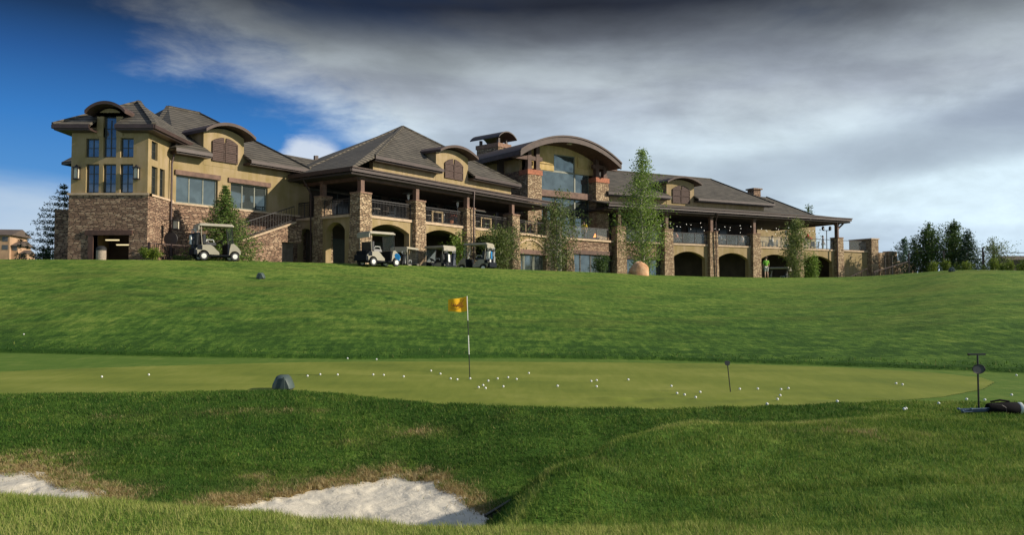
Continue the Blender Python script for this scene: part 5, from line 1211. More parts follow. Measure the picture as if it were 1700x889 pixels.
# ------------------------------------------------------------------ people
SK = (.50, .30, .21)
m_skin = simple('skin', SK, .55, .08, 12, 0)
def skinmesh(name, nodes, edges, m, parent, root=0, sub=1):
    me = bpy.data.meshes.new(name); me.from_pydata([n[0] for n in nodes], edges, []); o = bpy.data.objects.new(name, me); C.objects.link(o)
    o.modifiers.new('skin', 'SKIN'); sv = me.skin_vertices[0].data
    for i, n in enumerate(nodes): r = n[1]; sv[i].radius = r if isinstance(r, tuple) else (r, r); sv[i].use_root = i == root
    ms = o.modifiers.new('sub', 'SUBSURF'); ms.levels = sub; ms.render_levels = sub
    dg = bpy.context.evaluated_depsgraph_get(); dg.update(); nm = bpy.data.meshes.new_from_object(o.evaluated_get(dg)); o.modifiers.clear(); o.data = nm; bpy.data.meshes.remove(me)
    nm.name = name; nm.materials.clear(); nm.materials.append(m); nm.polygons.foreach_set('use_smooth', [True] * len(nm.polygons)); o.parent = parent
    return o
def person(label, loc, face, top, bottom, hair, pose='stand', scale=1., bare=True, armsf=(-.05, .12), group=None):
    """facing +y in its own frame; face = heading in degrees"""
    t = thing('person', label, 'person', loc, R(face), group); t.scale = (scale,) * 3
    S = pose == 'sit'; hz_ = .50 if S else .93
    ch = hz_ + .40; nk = hz_ + .55; J = {}
    J['pelvis'] = ((0, 0, hz_), (.135, .10)); J['waist'] = ((0, .01, hz_ + .18), (.125, .092)); J['chest'] = ((0, .015, ch - .02), (.150, .105)); J['neckb'] = ((0, .0, nk - .02), (.075, .07))
    J['neck'] = ((0, .015, nk + .05), .052); J['jaw'] = ((0, .035, nk + .12), (.066, .075)); J['head'] = ((0, .02, nk + .20), (.078, .092)); J['crown'] = ((0, .01, nk + .265), (.055, .065))
    E = [('pelvis', 'waist'), ('waist', 'chest'), ('chest', 'neckb'), ('neckb', 'neck'), ('neck', 'jaw'), ('jaw', 'head'), ('head', 'crown')]
    for s in (-1, 1):
        n = 'LR'[s > 0]; af = armsf[s > 0]
        J['sh' + n] = ((s * .19, 0, nk - .075), .060); J['el' + n] = ((s * .245, af * .4 - .02, nk - .36), .042)
        wr = (s * .225, af + .06, nk - .58) if not S else (s * .16, .30, nk - .40)
        J['wr' + n] = (wr, (.024, .03)); J['pa' + n] = ((wr[0], wr[1] + .03, wr[2] - .075), (.018, .036)); E += [('chest', 'sh' + n), ('sh' + n, 'el' + n), ('el' + n, 'wr' + n), ('wr' + n, 'pa' + n)]
        px_, py_, pz_ = J['pa' + n][0]
        for f in range(4):
            a = (f - 1.5) * .021; L_ = (.060, .072, .068, .052)[f]
            J[f'f{f}{n}'] = ((px_ - s * .004, py_ + a, pz_ - L_ * .6), .0085); J[f'g{f}{n}'] = ((px_ - s * .018, py_ + a, pz_ - L_ * 1.15), .007); E += [('pa' + n, f'f{f}{n}'), (f'f{f}{n}', f'g{f}{n}')]
        J['t' + n] = ((px_ - s * .012, py_ + .045, pz_ + .012), .0095); J['u' + n] = ((px_ - s * .022, py_ + .06, pz_ - .022), .008); E += [('pa' + n, 't' + n), ('t' + n, 'u' + n)]
        kn = (s * .11, .42, hz_ + .0) if S else (s * .105, .02, .50); an = (s * .11, .42, .09) if S else (s * .115, -.02, .09)
        J['hp' + n] = ((s * .095, 0, hz_ - .04), (.092, .095)); J['kn' + n] = (kn, .058); J['cf' + n] = ((an[0], (kn[1] + an[1]) / 2 - .025, (kn[2] * .66 + an[2] * .34)), .056); J['an' + n] = (an, .036); J['ft' + n] = ((an[0] * 1.15, an[1] + .15, .035), (.04, .03))
        E += [('pelvis', 'hp' + n), ('hp' + n, 'kn' + n), ('kn' + n, 'cf' + n), ('cf' + n, 'an' + n), ('an' + n, 'ft' + n)]
    J['nose'] = ((0, .125, nk + .165), .012); E.append(('jaw', 'nose'))
    def grow(keys, edges, add, m, name, ends=None, root='pelvis'):
        idx = {k: i for i, k in enumerate(keys)}; nodes = []
        for k in keys:
            p_, r_ = (ends or {}).get(k, J[k]); r_ = r_ if isinstance(r_, tuple) else (r_, r_); nodes.append((p_, (r_[0] + add, r_[1] + add)))
        return skinmesh(name, nodes, [(idx[a], idx[b]) for a, b in edges], m, t, idx[root])
    keys = list(J); grow(keys, E, 0, m_skin, 'body')
    mid = lambda a, b, f: (tuple(J[a][0][i] * (1 - f) + J[b][0][i] * f for i in range(3)))
    grow(['pelvis', 'waist', 'chest', 'neckb', 'shL', 'shR', 'elL', 'elR'], [('pelvis', 'waist'), ('waist', 'chest'), ('chest', 'neckb'), ('chest', 'shL'), ('chest', 'shR'), ('shL', 'elL'), ('shR', 'elR')], .014, top, 'shirt',
         {'elL': (mid('shL', 'elL', .85), .054), 'elR': (mid('shR', 'elR', .85), .054), 'pelvis': ((0, 0, hz_ + .0), (.145, .108))})
    f = .92 if bare else 1.0
    if bare: grow(['pelvis', 'hpL', 'hpR', 'knL', 'knR'], [('pelvis', 'hpL'), ('pelvis', 'hpR'), ('hpL', 'knL'), ('hpR', 'knR')], .014, bottom, 'shorts', {'knL': (mid('hpL', 'knL', .95), .078), 'knR': (mid('hpR', 'knR', .95), .078), 'pelvis': ((0, 0, hz_ + .03), (.135, .10))})
    else: grow(['pelvis', 'hpL', 'hpR', 'knL', 'knR', 'cfL', 'cfR', 'anL', 'anR'], [('pelvis', 'hpL'), ('pelvis', 'hpR'), ('hpL', 'knL'), ('hpR', 'knR'), ('knL', 'cfL'), ('knR', 'cfR'), ('cfL', 'anL'), ('cfR', 'anR')], .016, bottom, 'trousers')
    MB().ball((0, -.012, nk + .225), .102, 12, 1.0).build('hair', hair, t, smooth='all')
    return t
m_green_s = simple('lime_polo', (.16, .40, .035), .9, .15, 10, .1); m_shorts = simple('grey_shorts', (.42, .42, .40), .9, .1, 10, .1); m_yel = simple('yellow_shirt', (.72, .50, .04), .9, .1, 10, 0)
m_whs = simple('white_shirt', (.70, .70, .68), .9, .1, 10, 0); m_pink = simple('pink_shirt', (.60, .25, .20), .9, .1, 10, 0); m_blus = simple('navy_shirt', (.03, .06, .16), .9, .1, 10, 0); m_dkt = simple('dark_trousers', (.03, .03, .04), .9, .1, 10, 0)
m_grys = simple('slate_shirt', (.14, .17, .22), .9, .1, 10, 0); m_reds = simple('red_shirt', (.42, .06, .04), .9, .1, 10, 0); m_hair = simple('brown_hair', (.06, .035, .02), .8, .3, 30, 0); m_haird = simple('dark_hair', (.015, .012, .01), .8, .3, 30, 0)
m_jeans = simple('light_jeans', (.25, .38, .42), .9, .1, 10, 0)
l = spot(1272, 66.5); person('standing man in lime green polo and grey shorts, seen from behind', (l.x, l.y, l.z - .02), 8, m_green_s, m_shorts, m_hair, armsf=(.06, .10))
w_ = KF.hit(1.5, 970, 380); p_ = KF.w(w_[0], 1.5, FZ - .05); person('person in yellow top standing at the terrace under the glass gable', p_, 150, m_yel, m_dkt, m_haird, bare=False)
def on(fr, b, px): a = fr.hit(b, px, 400)[0]; return fr.w(a, b, FZ - .06)
person('seated diner in pink top by the first right-hand balcony bay', on(EF, 1.4, 1122), -60, m_pink, m_dkt, m_hair, 'sit', bare=False)
person('seated diner in slate shirt behind the second right-hand guard glass', on(EF, 1.4, 1194), -40, m_grys, m_dkt, m_haird, 'sit', bare=False)
person('seated diner in white shirt near the fourth column of the right balcony', on(EF, 1.4, 1232), 100, m_whs, m_dkt, m_haird, 'sit', bare=False)
person('seated diner in white top in the third right-hand balcony bay', on(EF, 1.6, 1282), 60, m_whs, m_jeans, m_haird, 'sit', bare=False)
person('man in navy shirt standing at the open end of the right balcony', on(EF, 3.0, 1366), -100, m_blus, m_jeans, m_haird, bare=False)
person('person in red shirt sitting behind the fourth left balcony railing', on(CF, 1.3, 880), -50, m_reds, m_dkt, m_hair, 'sit', bare=False)
w_ = CF.w(1.3, 1.6, FZ - .06); person('person in reddish shirt standing at the shaded left balcony corner', w_, 130, m_reds, m_dkt, m_hair, bare=False)

# ------------------------------------------------------------------ balcony furniture
m_fur = simple('dark_wicker', (.035, .025, .02), .8, .3, 20, .2); m_tan = simple('pale_timber', (.50, .36, .20), .7, .2, 6, .2); m_umb = simple('red_cloth', (.45, .03, .03), .9, .1, 6, 0); m_pot = simple('terracotta', (.30, .12, .06), .85, .2, 6, 0)
m_table = simple('light_table_top', (.50, .47, .42), .5, .1, 6, 0)
def make_chair(label, group):
    t = thing('patio_chair', label, 'chair', (0, 0, 0), 0, group)
    MB().box(-.25, .25, -.25, .25, .40, .47).build('seat', m_fur, t); MB().box(-.25, .25, -.28, -.22, .47, .95).build('backrest', m_fur, t)
    for x in (-.22, .22):
        for y in (-.22, .22): MB().box(x - .02, x + .02, y - .02, y + .02, 0, .40).build('leg', m_fur, t)
        MB().box(x - .03, x + .03, -.22, .24, .62, .66).box(x - .02, x + .02, .18, .22, .47, .62).build('armrest', m_fur, t)
    return t
def make_table(label, group):
    t = thing('patio_table', label, 'table', (0, 0, 0), 0, group)
    MB().lathe([(.02, .70), (.46, .70), (.47, .73), (.02, .735)], n=20).build('table_top', m_table, t); MB().lathe([(.24, 0), (.22, .03), (.04, .06), (.035, .70)], n=12).build('pedestal', m_iron, t)
    return t
tb0 = None; ch0 = None
def place(proto, loc, rz, label):
    o = copy_tree(proto) if proto.get('used') else proto; proto['used'] = 1
    if 'used' in o and o is not proto: del o['used']
    o.location = loc; o.rotation_euler = (0, 0, rz); o['label'] = label; return o
tb0 = make_table('x', 'round tables on the balconies'); ch0 = make_chair('x', 'dark patio chairs on the balconies')
bays = [(CF, 2.6, 'first left balcony bay'), (CF, 7.6, 'second left balcony bay'), (CF, 13.0, 'third left balcony bay'), (CF, 18.4, 'fourth left balcony bay'),
        (EF, ecol[1] + 2.6, 'first right balcony bay'), (EF, ecol[2] + 2.6, 'second right balcony bay'), (EF, ecol[3] + 2.6, 'third right balcony bay'), (EF, ecol[4] + 2.8, 'end right balcony bay')]
for fr, a, tx in bays:
    p = fr.w(a, 1.5, FZ - .06); place(tb0, p, 0, 'round pale-topped table in the ' + tx)
    for k, (da, db, side) in enumerate([(-.85, 0, 'left of'), (.85, 0, 'right of'), (0, .85, 'behind')]):
        q = fr.w(a + da, 1.5 + db, FZ - .06); place(ch0, q, fr.ang + math.atan2(-db, -da) - math.pi / 2, f'dark patio chair {side} the table in the {tx}')
m_lt = simple('light_aluminium', (.45, .45, .43), .5, .15, 10, 0); _m = m_fur; m_fur = m_lt; ch1 = make_chair('x', 'light aluminium chairs on the balconies'); m_fur = _m
for fr, a, tx in bays:
    for k, (da, db, side) in enumerate([(-1.65, .1, 'far left end'), (1.6, .3, 'far right end')]): place(ch1, fr.w(a + da, 1.2 + db, FZ - .06), fr.ang + 1.3 * k - .4, f'light metal chair at the {side} of the {tx}')
if 'used' in ch1: del ch1['used']
if 'used' in tb0: del tb0['used']
if 'used' in ch0: del ch0['used']
def heater(label, loc):
    t = thing('patio_heater', label, 'heater', loc, 0, 'mushroom patio heaters')
    MB().lathe([(.22, 0), (.22, .55), (.18, .6)], n=14).build('base', m_baggrey, t); MB().lathe([(.03, .6), (.03, 1.75)], n=8).build('pole', m_chrome, t)
    MB().lathe([(.08, 1.75), (.10, 2.05)], n=10).build('burner', m_hub, t); MB().lathe([(.42, 2.12), (.40, 2.15), (.05, 2.26)], n=18).build('reflector', m_chrome, t)
heater('patio heater left of the second column on the left balcony', on(CF, 1.8, 677.5)); heater('patio heater left of the third column on the left balcony', on(CF, 1.8, 759.5)); heater('patio heater behind the third right-hand balcony bay', on(EF, 2.4, 1305))
def frame_thing(label, px0, px1, y0, y1):
    b = .22; a0, z1 = CF.hit(b, px0, y0); a1, _ = CF.hit(b, px1, y0); z1 = CF.hit(b, (px0 + px1) / 2, y0)[1]; z0 = FZ; m = MB()
    m.box(a0, a0 + .14, b, b + .06, z0, z1 - .12); m.box(a1 - .14, a1, b, b + .06, z0, z1 - .12); m.box(a0, a1, b, b + .06, z1 - .12, z1); m.box(a0 + .14, a1 - .14, b, b + .06, z0 + .02, z0 + .09)
    o = m.build('timber_frame', m_tan, None, CF); tag(o, label, 'frame', 'pale timber frames on the left balcony')
frame_thing('pale timber frame behind the second left balcony railing', 717, 736, 351, 369); frame_thing('pale timber frame behind the third left balcony railing', 798.5, 816, 361, 378); frame_thing('pale timber frame by the red-shirted sitter on the left balcony', 872, 889, 368, 383)
t = thing('flower_pot', 'pot of red flowers near the heater on the left balcony', 'flowers', on(CF, 2.2, 748)); MB().lathe([(.16, 0), (.22, .7), (.02, .72)], n=12).build('pot', m_pot, t)
Q, r = leafquads(rng.normal(0, .20, (260, 3)) * np.array([1.3, 1, .8]) + np.array([0, 0, 1.15]), .05); m_flw = mat('red_petal', rough=.6, fn=leaffn((.05, .09, .02), (.35, .06, .04), (.65, .25, .18))); o = tris_obj('flowers', Q, m_flw, {'rnd': r}, 4); o.parent = t
t = thing('fire_bowl', 'low burning fire bowl on the terrace right of the gable', 'fire bowl', on(KF, 1.6, 988)); MB().lathe([(.18, 0), (.40, .35), (.42, .40), (.02, .38)], n=14).build('bowl', m_pot, t)
MB().lathe([(.16, .38), (.14, .5), (.05, .66), (.005, .78)], n=8).build('flame', mat('flame', (1, .3, .05), emis=((1, .28, .06), 2.5)), t)
t = thing('cafe_umbrella', 'folded red umbrella behind the end right balcony bay', 'umbrella', on(EF, 4.5, 1341)); MB().lathe([(.03, 0), (.03, 2.)], n=8).build('pole', m_iron, t); MB().lathe([(.02, 2.1), (.12, 1.9), (.55, 1.45), (.50, 1.42), (.05, 1.6)], n=10).build('canopy', m_umb, t)
# twin-headed lamp post at the open end
t = thing('lamp_post', 'twin-headed dark lamp post at the open end of the right balcony', 'lamp', on(EF, 3.6, 1372.5)); z_ = EF.hit(3.6, 1372, 383)[1] - FZ + .06
MB().lathe([(.12, 0), (.05, .1), (.045, z_)], n=8).build('post', m_iron, t); MB().beam((-.42, 0, z_), (.42, 0, z_), .06, .06).build('crossarm', m_iron, t)
for x in (-.38, .38): MB().lathe([(.10, .03), (.16, .08), (.15, .38), (.05, .46)], (x, 0, z_), 8).build('lamp_head', m_iron, t)
# festoon lights under the right porch
for r_, (b, zt2) in enumerate(((1.2, 7.5), (2.6, 7.42), (4.2, 7.36))):
    t = thing('string_lights', ['string of small lit bulbs nearest the right balcony edge', 'middle string of small lit bulbs under the right porch', 'rearmost string of small lit bulbs under the right porch'][r_], 'string lights', EF.w(ecol[1], b, zt2), EF.ang, 'festoon lights under the right porch')
    L_ = ecol[5] - ecol[1] - .8; n = 26; P_ = [Vector((L_ * k / n, .25 * math.sin(k * .9), -.28 * abs(math.sin(k * math.pi / 6.5)))) for k in range(n + 1)]
    MB().path(P_, .008, 4).build('cable', m_iron, t); b0 = None
    for k, q in enumerate(P_):
        if k % 2: continue
        if b0 is None: b0 = MB().ball((0, 0, -.05), .026, 8, 1.2).build('bulb', m_bulb, t); b0.location = q
        else: c = b0.copy(); C.objects.link(c); c.parent = t; c.location = q

# ------------------------------------------------------------------ things by the tower
b_, z_ = TF.hita(0, 266, 397); sp = SF.w(b_, -.10)
t = thing('hanging_sign', 'round dark sign hanging from a bracket on the tower corner', 'sign', (sp.x + .02, sp.y, z_)); MB().lathe([(.02, -.04), (.36, -.035), (.38, 0), (.36, .035), (.02, .04)], (.45, 0, 0), 20, 'y').build('disc', m_iron, t)
MB().tube((.45, 0, .38), (.45, 0, .95), .015).beam((0, 0, 1.0), (.8, 0, 1.0), .04, .05).beam((.02, 0, .7), (.5, 0, 1.0), .03, .03).build('bracket', m_iron, t)
t = thing('lantern', 'square lantern on a bracket above the round hanging sign', 'lantern', (sp.x + .75, sp.y, z_ + .55)); m = MB().box(-.17, .17, -.17, .17, .42, .48).box(-.15, .15, -.15, .15, -.05, 0)
for x in (-.15, .12):
    for y in (-.15, .12): m.box(x, x + .03, y, y + .03, 0, .42)
m.build('cage', m_iron, t); MB().box(-.11, .11, -.11, .11, .01, .41).build('glass', m_lamp, t)
l = spot(167.5, 42.2); q = at(167.5, 409, 42.2); t = thing('litter_bin', 'cylindrical tan litter bin in the tower doorway', 'bin', (l.x, l.y, l.z)); zz = q.z - l.z
MB().lathe([(.20, 0), (.24, .03), (.24, zz - .22)], n=18).build('bin_body', simple('bin_aggregate', (.33, .27, .21), .9, .3, 20, .2), t); MB().lathe([(.25, zz - .22), (.25, zz - .10), (.14, zz)], n=18).build('lid', m_blk, t)
l0 = at(247, 431, 42.4); l1 = at(319, 431, 44.6)
def fence(label, p0, p1, h, n, posts, loc_z, m_=None, bal=True):
    t = thing('iron_fence', label, 'fence', (p0.x, p0.y, loc_z)); d = Vector((p1.x - p0.x, p1.y - p0.y, 0)); r = MB()
    r.beam((0, 0, h), d + Vector((0, 0, h)), .04, .05); r.beam((0, 0, h * .62), d + Vector((0, 0, h * .62)), .03, .04)
    if bal:
        r.beam((0, 0, .15), d + Vector((0, 0, .15)), .03, .04)
        for k in range(n + 1): q = d * k / n; r.tube(q, q + Vector((0, 0, h)), .014, n=4)
    r.build('rail_panel', m_ or m_bronze, t)
    for k in range(posts): q = d * k / (posts - 1); MB().box(-.05 + q.x, .05 + q.x, -.05 + q.y, .05 + q.y, 0, h + .06).build('post', m_ or m_bronze, t)
fz0 = hz(l0.x, l0.y) - .3; fence('brown iron fence between the tower corner and the parked cart', l0, l1, at(280, 406.5, 43.4).z - fz0, 24, 3, fz0)

# ------------------------------------------------------------------ right-hand end: steps, walls, fences
q0 = EF.hit(0, 1459, 430)[0]; q1 = EF.hit(0, 1472, 430)[0]; q2 = EF.hit(0, 1485.5, 430)[0]; q3 = EF.hit(0, 1504, 437)[0]
o = bpy.data.objects.new('stepped_wall', None); C.objects.link(o); w_ = EF.w(q0, 0, 1.2); o.location = w_; tag(o, 'stepped rubble stone wall running down from the terrace pier', 'wall')
MB().box(q0, q1, -.1, .3, GZ, EF.hit(0, 1465, 420)[1]).build('wall_step', m_stone2, o, EF); MB().box(q1, q2, -.3, .5, GZ, EF.hit(0, 1480, 418)[1]).build('wall_pier', m_stone2, o, EF)
MB().xz([(q2, GZ), (q3 + 1.5, GZ), (q3 + 1.5, EF.hit(0, 1510, 438)[1]), (q2, EF.hit(0, 1487, 433)[1])], -.1, .3).build('sloping_wall', m_stone2, o, EF)
for ii, (pts, lb) in enumerate([(((1410, 461), (1440, 446)), 'sloping handrail in front of the end terrace wall'), (((1450, 452), (1510, 434)), 'sloping handrail beside the stepped stone wall')]):
    a = at(*pts[0], 76); b = at(*pts[1], 80); t = thing('handrail', lb, 'handrail', (a.x, a.y, a.z - .9)); d = b - a
    MB().beam((0, 0, .9), d + Vector((0, 0, .9)), .06, .06).build('rail', m_bronze, t)
    for k in (0.02, .33, .66, .98): q = d * k; MB().tube(q + Vector((0, 0, -.4)), q + Vector((0, 0, .9)), .03, n=6).build('post', m_bronze, t)
a = at(1509, 440, 74); b = at(1632, 440, 66); za = at(1509, 422, 74).z; fence('dark post and rail fence on the crest beyond the yellow-green shrubs', a, b, za - 2.0, 40, 3, 2.0, m_iron, bal=False)
a = at(1633, 440, 66); b = at(1730, 440, 66); za = at(1633, 420, 66).z; fence('dark rail fence running off the right edge of the picture', a, b, za - 2.0, 40, 2, 2.0, m_iron, bal=False)
for px, tx in ((1481, 'thin dark light pole beside the stepped wall'), (1469, 'thin dark pole nearest the terrace pier')):
    p = at(px, 435, 79); tag(MB().tube((0, 0, -1.5), (0, 0, at(px, 432, 79).z - p.z + .3), .05, n=8).ball((0, 0, .5), .07).build('pole', m_iron, loc=p), tx, 'pole')

# ------------------------------------------------------------------ far buildings
m_far = simple('tan_siding', (.42, .27, .17), .9, .2, 1., 0); m_farr = simple('far_shingle', (.10, .075, .062), .9, .2, 1., 0); m_farw = simple('far_window', (.08, .09, .10), .3, .2, 1., 0)
HF = Fr((at(-40, 420, 120).x, 120), (1, .15)); hs = thing('house', 'distant tan house with gabled brown roofs beyond the left lawn edge', 'house', (HF.O[0], 120, 1))
c = lambda px, py: HF.hit(0, px, py)
a1 = c(16, 400)[0]; a2 = c(27, 400)[0]; zt = c(10, 391)[1]
MB().box(0, a1, 0, 6, 0, zt).build('wall', m_far, hs, HF); MB().box(a1, a2, .6, 5, 0, c(20, 408)[1]).build('wing_wall', m_far, hs, HF); MB().box(a2, c(39, 400)[0], 1.2, 4, 0, c(30, 421)[1]).build('porch_wall', m_far, hs, HF)
MB().yz([(-.6, zt), (6.6, zt), (3, zt + 1.1)], -2, a1 + .5).build('roof', m_farr, hs, HF)
z = c(20, 408)[1]; MB().yz([(.2, z), (5.4, z), (2.8, z + .8)], a1 + .01, a2 + .4).build('wing_roof', m_farr, hs, HF); z = c(30, 421)[1]; MB().yz([(.9, z), (4.3, z), (2.6, z + .6)], a2 + .01, c(40, 400)[0]).build('porch_roof', m_farr, hs, HF)
for px, py in ((6, 397), (11, 397), (6, 411), (11, 411), (19, 412), (23, 412)):
    a, z = c(px, py); b = -.04 if px < 16 else .56; MB().box(a - .18, a + .18, b, b + .06, z - .35, z + .35).build('window', m_farw, hs, HF)
p = at(1690, 432, 150); hr = thing('house', 'distant low house with dark brown roof at the right edge', 'house', (p.x, p.y, 1)); zt = at(1690, 432, 150).z - 1
MB().box(-1.5, 9, 0, 6, 0, zt).build('wall', m_farr, hr); MB().yz([(-.5, zt), (6.5, zt), (3, zt + .9)], -2, 9.5).build('roof', m_farr, hr)

# ------------------------------------------------------------------ on the putting green
m_ball = simple('golf_ball_white', (.76, .76, .74), .35, .03, 40, 0); m_wht = simple('white_paint', (.78, .78, .74), .4, .05, 10, 0); m_blp = simple('black_paint', (.012, .012, .012), .4, .1, 10, 0)
m_flag = simple('amber_flag_nylon', (.92, .50, .008), .8, .08, 4, 0); m_scr = simple('maroon_lettering', (.25, .05, .02), .8, .05, 4, 0)
p = gp(780, 628.5, 12, 19); pt = at(775.3, 492, p.y); t = thing('flagstick', 'black and white golf flagstick with amber pennant on the putting green', 'flagstick', p); top = pt - p
seg_ = [(0, .287), (.287, .52), (.52, .70), (.70, 1.0)]
for (f0, f1), m_ in zip(seg_, (m_blp, m_wht, m_blp, m_wht)): MB().tube(top * f0, top * f1, .0095 if f0 < .6 else .008, n=10).build('pole_section', m_, t)
fl = MB(); nu, nv = 16, 6; vs = []
L_ = (776 - 744.5) / FPX * p.y; Hh = 25 / FPX * p.y
for s_ in (0, 1):
    for i in range(nu + 1):
        for j in range(nv + 1):
            u_ = i / nu; v_ = j / nv; vs.append((top.x - L_ * u_, top.y + .035 * math.sin(u_ * 7 + v_) * u_ + .002 * s_ + .01, top.z - Hh * v_ - .085 * u_ * (1 - v_ * .8) - .012 * math.sin(u_ * 5)))
k = (nu + 1) * (nv + 1)
for i in range(nu):
    for j in range(nv):
        a = i * (nv + 1) + j; fl.f += [[a, a + 1, a + nv + 2, a + nv + 1], [k + a, k + a + nv + 1, k + a + nv + 2, k + a + 1]]; fl.mi += [0, 0]
fl.v = vs; fo = fl.build('flag', m_flag, t, smooth='all')
def flp(u_, v_, off=.012): return Vector((top.x - L_ * u_, top.y + .035 * math.sin(u_ * 7 + v_) * u_ - off + .01, top.z - Hh * v_ - .085 * u_ * (1 - v_ * .8) - .012 * math.sin(u_ * 5)))
sq = MB()      # looping script lettering, stroke by stroke
for st_ in [[(.80, .30), (.84, .52), (.74, .62), (.70, .42), (.66, .62), (.60, .40)], [(.60, .40), (.56, .62), (.50, .45), (.46, .62), (.42, .38), (.38, .62)], [(.36, .28), (.30, .66)], [(.30, .42), (.22, .22), (.17, .16)], [(.86, .74), (.50, .80), (.16, .60)], [(.27, .44), (.24, .62)]]:
    sq.path([flp(*q) for q in st_], .0045, 5)
sq.build('lettering', m_scr, fo)
m_plate = simple('weathered_plate', (.05, .055, .06), .5, .2, 10, 0)
p = gp(1213, 652, 12, 19); pt = at(1207.5, 603, p.y); t = thing('hole_marker', 'thin black marker stake with small plate on the green', 'marker', p); top = pt - p
MB().tube((0, 0, -.02), top, .009, n=8).build('stake', m_blp, t); MB().xz([(-.05, 0), (-.035, -.04), (0, -.055), (.035, -.04), (.05, 0), (.035, .035), (-.035, .035)], -.008, .008).build('plate', m_plate, t, loc=top)
p = gp(1625, 686, 10, 16); s_ = p.y / FPX; hh = (686 - 590) * s_; t = thing('tee_sign', 'black T-topped stake with oval plate beside the lying golf bag', 'sign', p)
MB().tube((0, 0, -.03), (0, 0, hh), .0125, n=10).build('stake', m_blp, t); MB().beam((-16 * s_, 0, hh), (13 * s_, 0, hh + .002), .02, .024).tube((-16 * s_, 0, hh), (-13 * s_, 0, hh), .018, n=8).build('crossbar', m_blp, t)
zc = (686 - 614) * s_; n_ = 24
el = MB().xz([(10.2 * s_ * math.cos(k * math.tau / n_), zc + 7.4 * s_ * math.sin(k * math.tau / n_)) for k in range(n_)], -.022, -.010).build('oval_plate', m_plate, t)
rm = MB()
for k in range(n_): a, b = k * math.tau / n_, (k + 1) * math.tau / n_; rm.tube((10.2 * s_ * math.cos(a), -.024, zc + 7.4 * s_ * math.sin(a)), (10.2 * s_ * math.cos(b), -.024, zc + 7.4 * s_ * math.sin(b)), .006, n=5)
rm.build('rim', m_blp, el)
# golf bag lying by the stake
p = gp(1668, 689, 10, 16); s_ = p.y / FPX; t = thing('golf_bag', 'black golf bag lying on the apron with its white base to the right', 'golf bag', p + Vector((0, 0, .085))); 
X_ = lambda px: (px - 1668) * s_
def lx(prof, m_, name, par): return MB().lathe([(r, x) for r, x in prof], (0, 0, 0), 18, 'x').build(name, m_, par, smooth=True)
m_bagg = simple('black_bag_canvas', (.007, .006, .008), .9, .35, 14, .3, spec=.15)
bb = lx([(.07, X_(1640)), (.078, X_(1643)), (.085, X_(1655)), (.092, X_(1670)), (.088, X_(1688)), (.08, X_(1690))], m_bagg, 'bag_body', t)
lx([(.079, X_(1690)), (.086, X_(1691)), (.088, X_(1695)), (.06, X_(1697))], m_wht, 'base_cap', t)
for k, (y, z, x0) in enumerate([(-.03, -.02, 1597), (.02, .0, 1595), (.0, -.04, 1600), (.045, -.02, 1606), (-.045, .01, 1610)]):
    c_ = MB().tube((X_(1641), y, z), (X_(x0), y * 1.4, z - .012), .008, n=8); c_.ball((X_(x0) - .01, y * 1.4, z - .01), .026, 8, .7); c_.build('club', simple('steel_blue_shaft', (.10, .15, .22), .4, .1, 9, 0, metal=.6) if k == 0 else bpy.data.materials['steel_blue_shaft'], t)
MB().path([(X_(1642), -.085, .07), (X_(1657), -.10, .06), (X_(1664), -.10, .02), (X_(1664), -.10, -.07)], .005, 6).build('stand_leg', m_iron, t)
MB().path([(X_(1645), 0, .095), (X_(1660), -.01, .12), (X_(1676), 0, .10)], .014, 6).build('strap', m_bagg, t)
# green floodlight housings set in the turf
m_box = simple('grey_green_housing', (.060, .085, .078), .45, .15, 6, .05)
def housing(label, px, py, Y=None, wpx=None, lo=6, hi=60):
    p = gp(px, py, lo, hi) if Y is None else spot(px, Y); t = thing('ground_light', label, 'ground light', p, 0, 'grey-green housings set in the turf'); s_ = .36 / 33
    prof = [(-16.5, 3), (-16, 9), (-10, 22), (-7, 24.5), (6, 24.5), (10, 21), (15.5, 9), (16.5, 3)]
    m = MB(); n = len(prof); rings = []
    for f, dy in ((.80, -.17), (1., -.10), (1., .10), (.80, .17)): rings.append([(x * s_ * f, dy, z * s_ * (f if z > 5 else 1)) for x, z in prof])
    vs = [v for r in rings for v in r]; fs = [(i * n + j, i * n + j + 1, (i + 1) * n + j + 1, (i + 1) * n + j) for i in range(3) for j in range(n - 1)] + [tuple(range(n)), tuple(range(4 * n - 1, 3 * n - 1, -1))] + [(i * n, (i + 1) * n, (i + 2) * n - 1, (i + 1) * n - 1) for i in range(3)]
    m.add(vs, fs); m.build('cover', m_box, t, smooth=True)
    MB().xz([(-3 * s_, -.02), (7 * s_, -.02), (6 * s_, 20 * s_), (4 * s_, 24 * s_), (1 * s_, 12 * s_)], -.185, -.165).build('front_rib', m_box, t)
    MB().box(-14 * s_, 14 * s_, -.12, .12, -.02, .035).build('base', m_blk, t)
housing('large grey-green light housing at the front edge of the green', 470.5, 648, None, 33, 10, 18)
housing('small grey-green light housing high on the left lawn slope', 433, 463.5, None, 13, 24, 44)
housing('small grey-green light housing on the right crest before the shrubs', 1580, 446, 53)
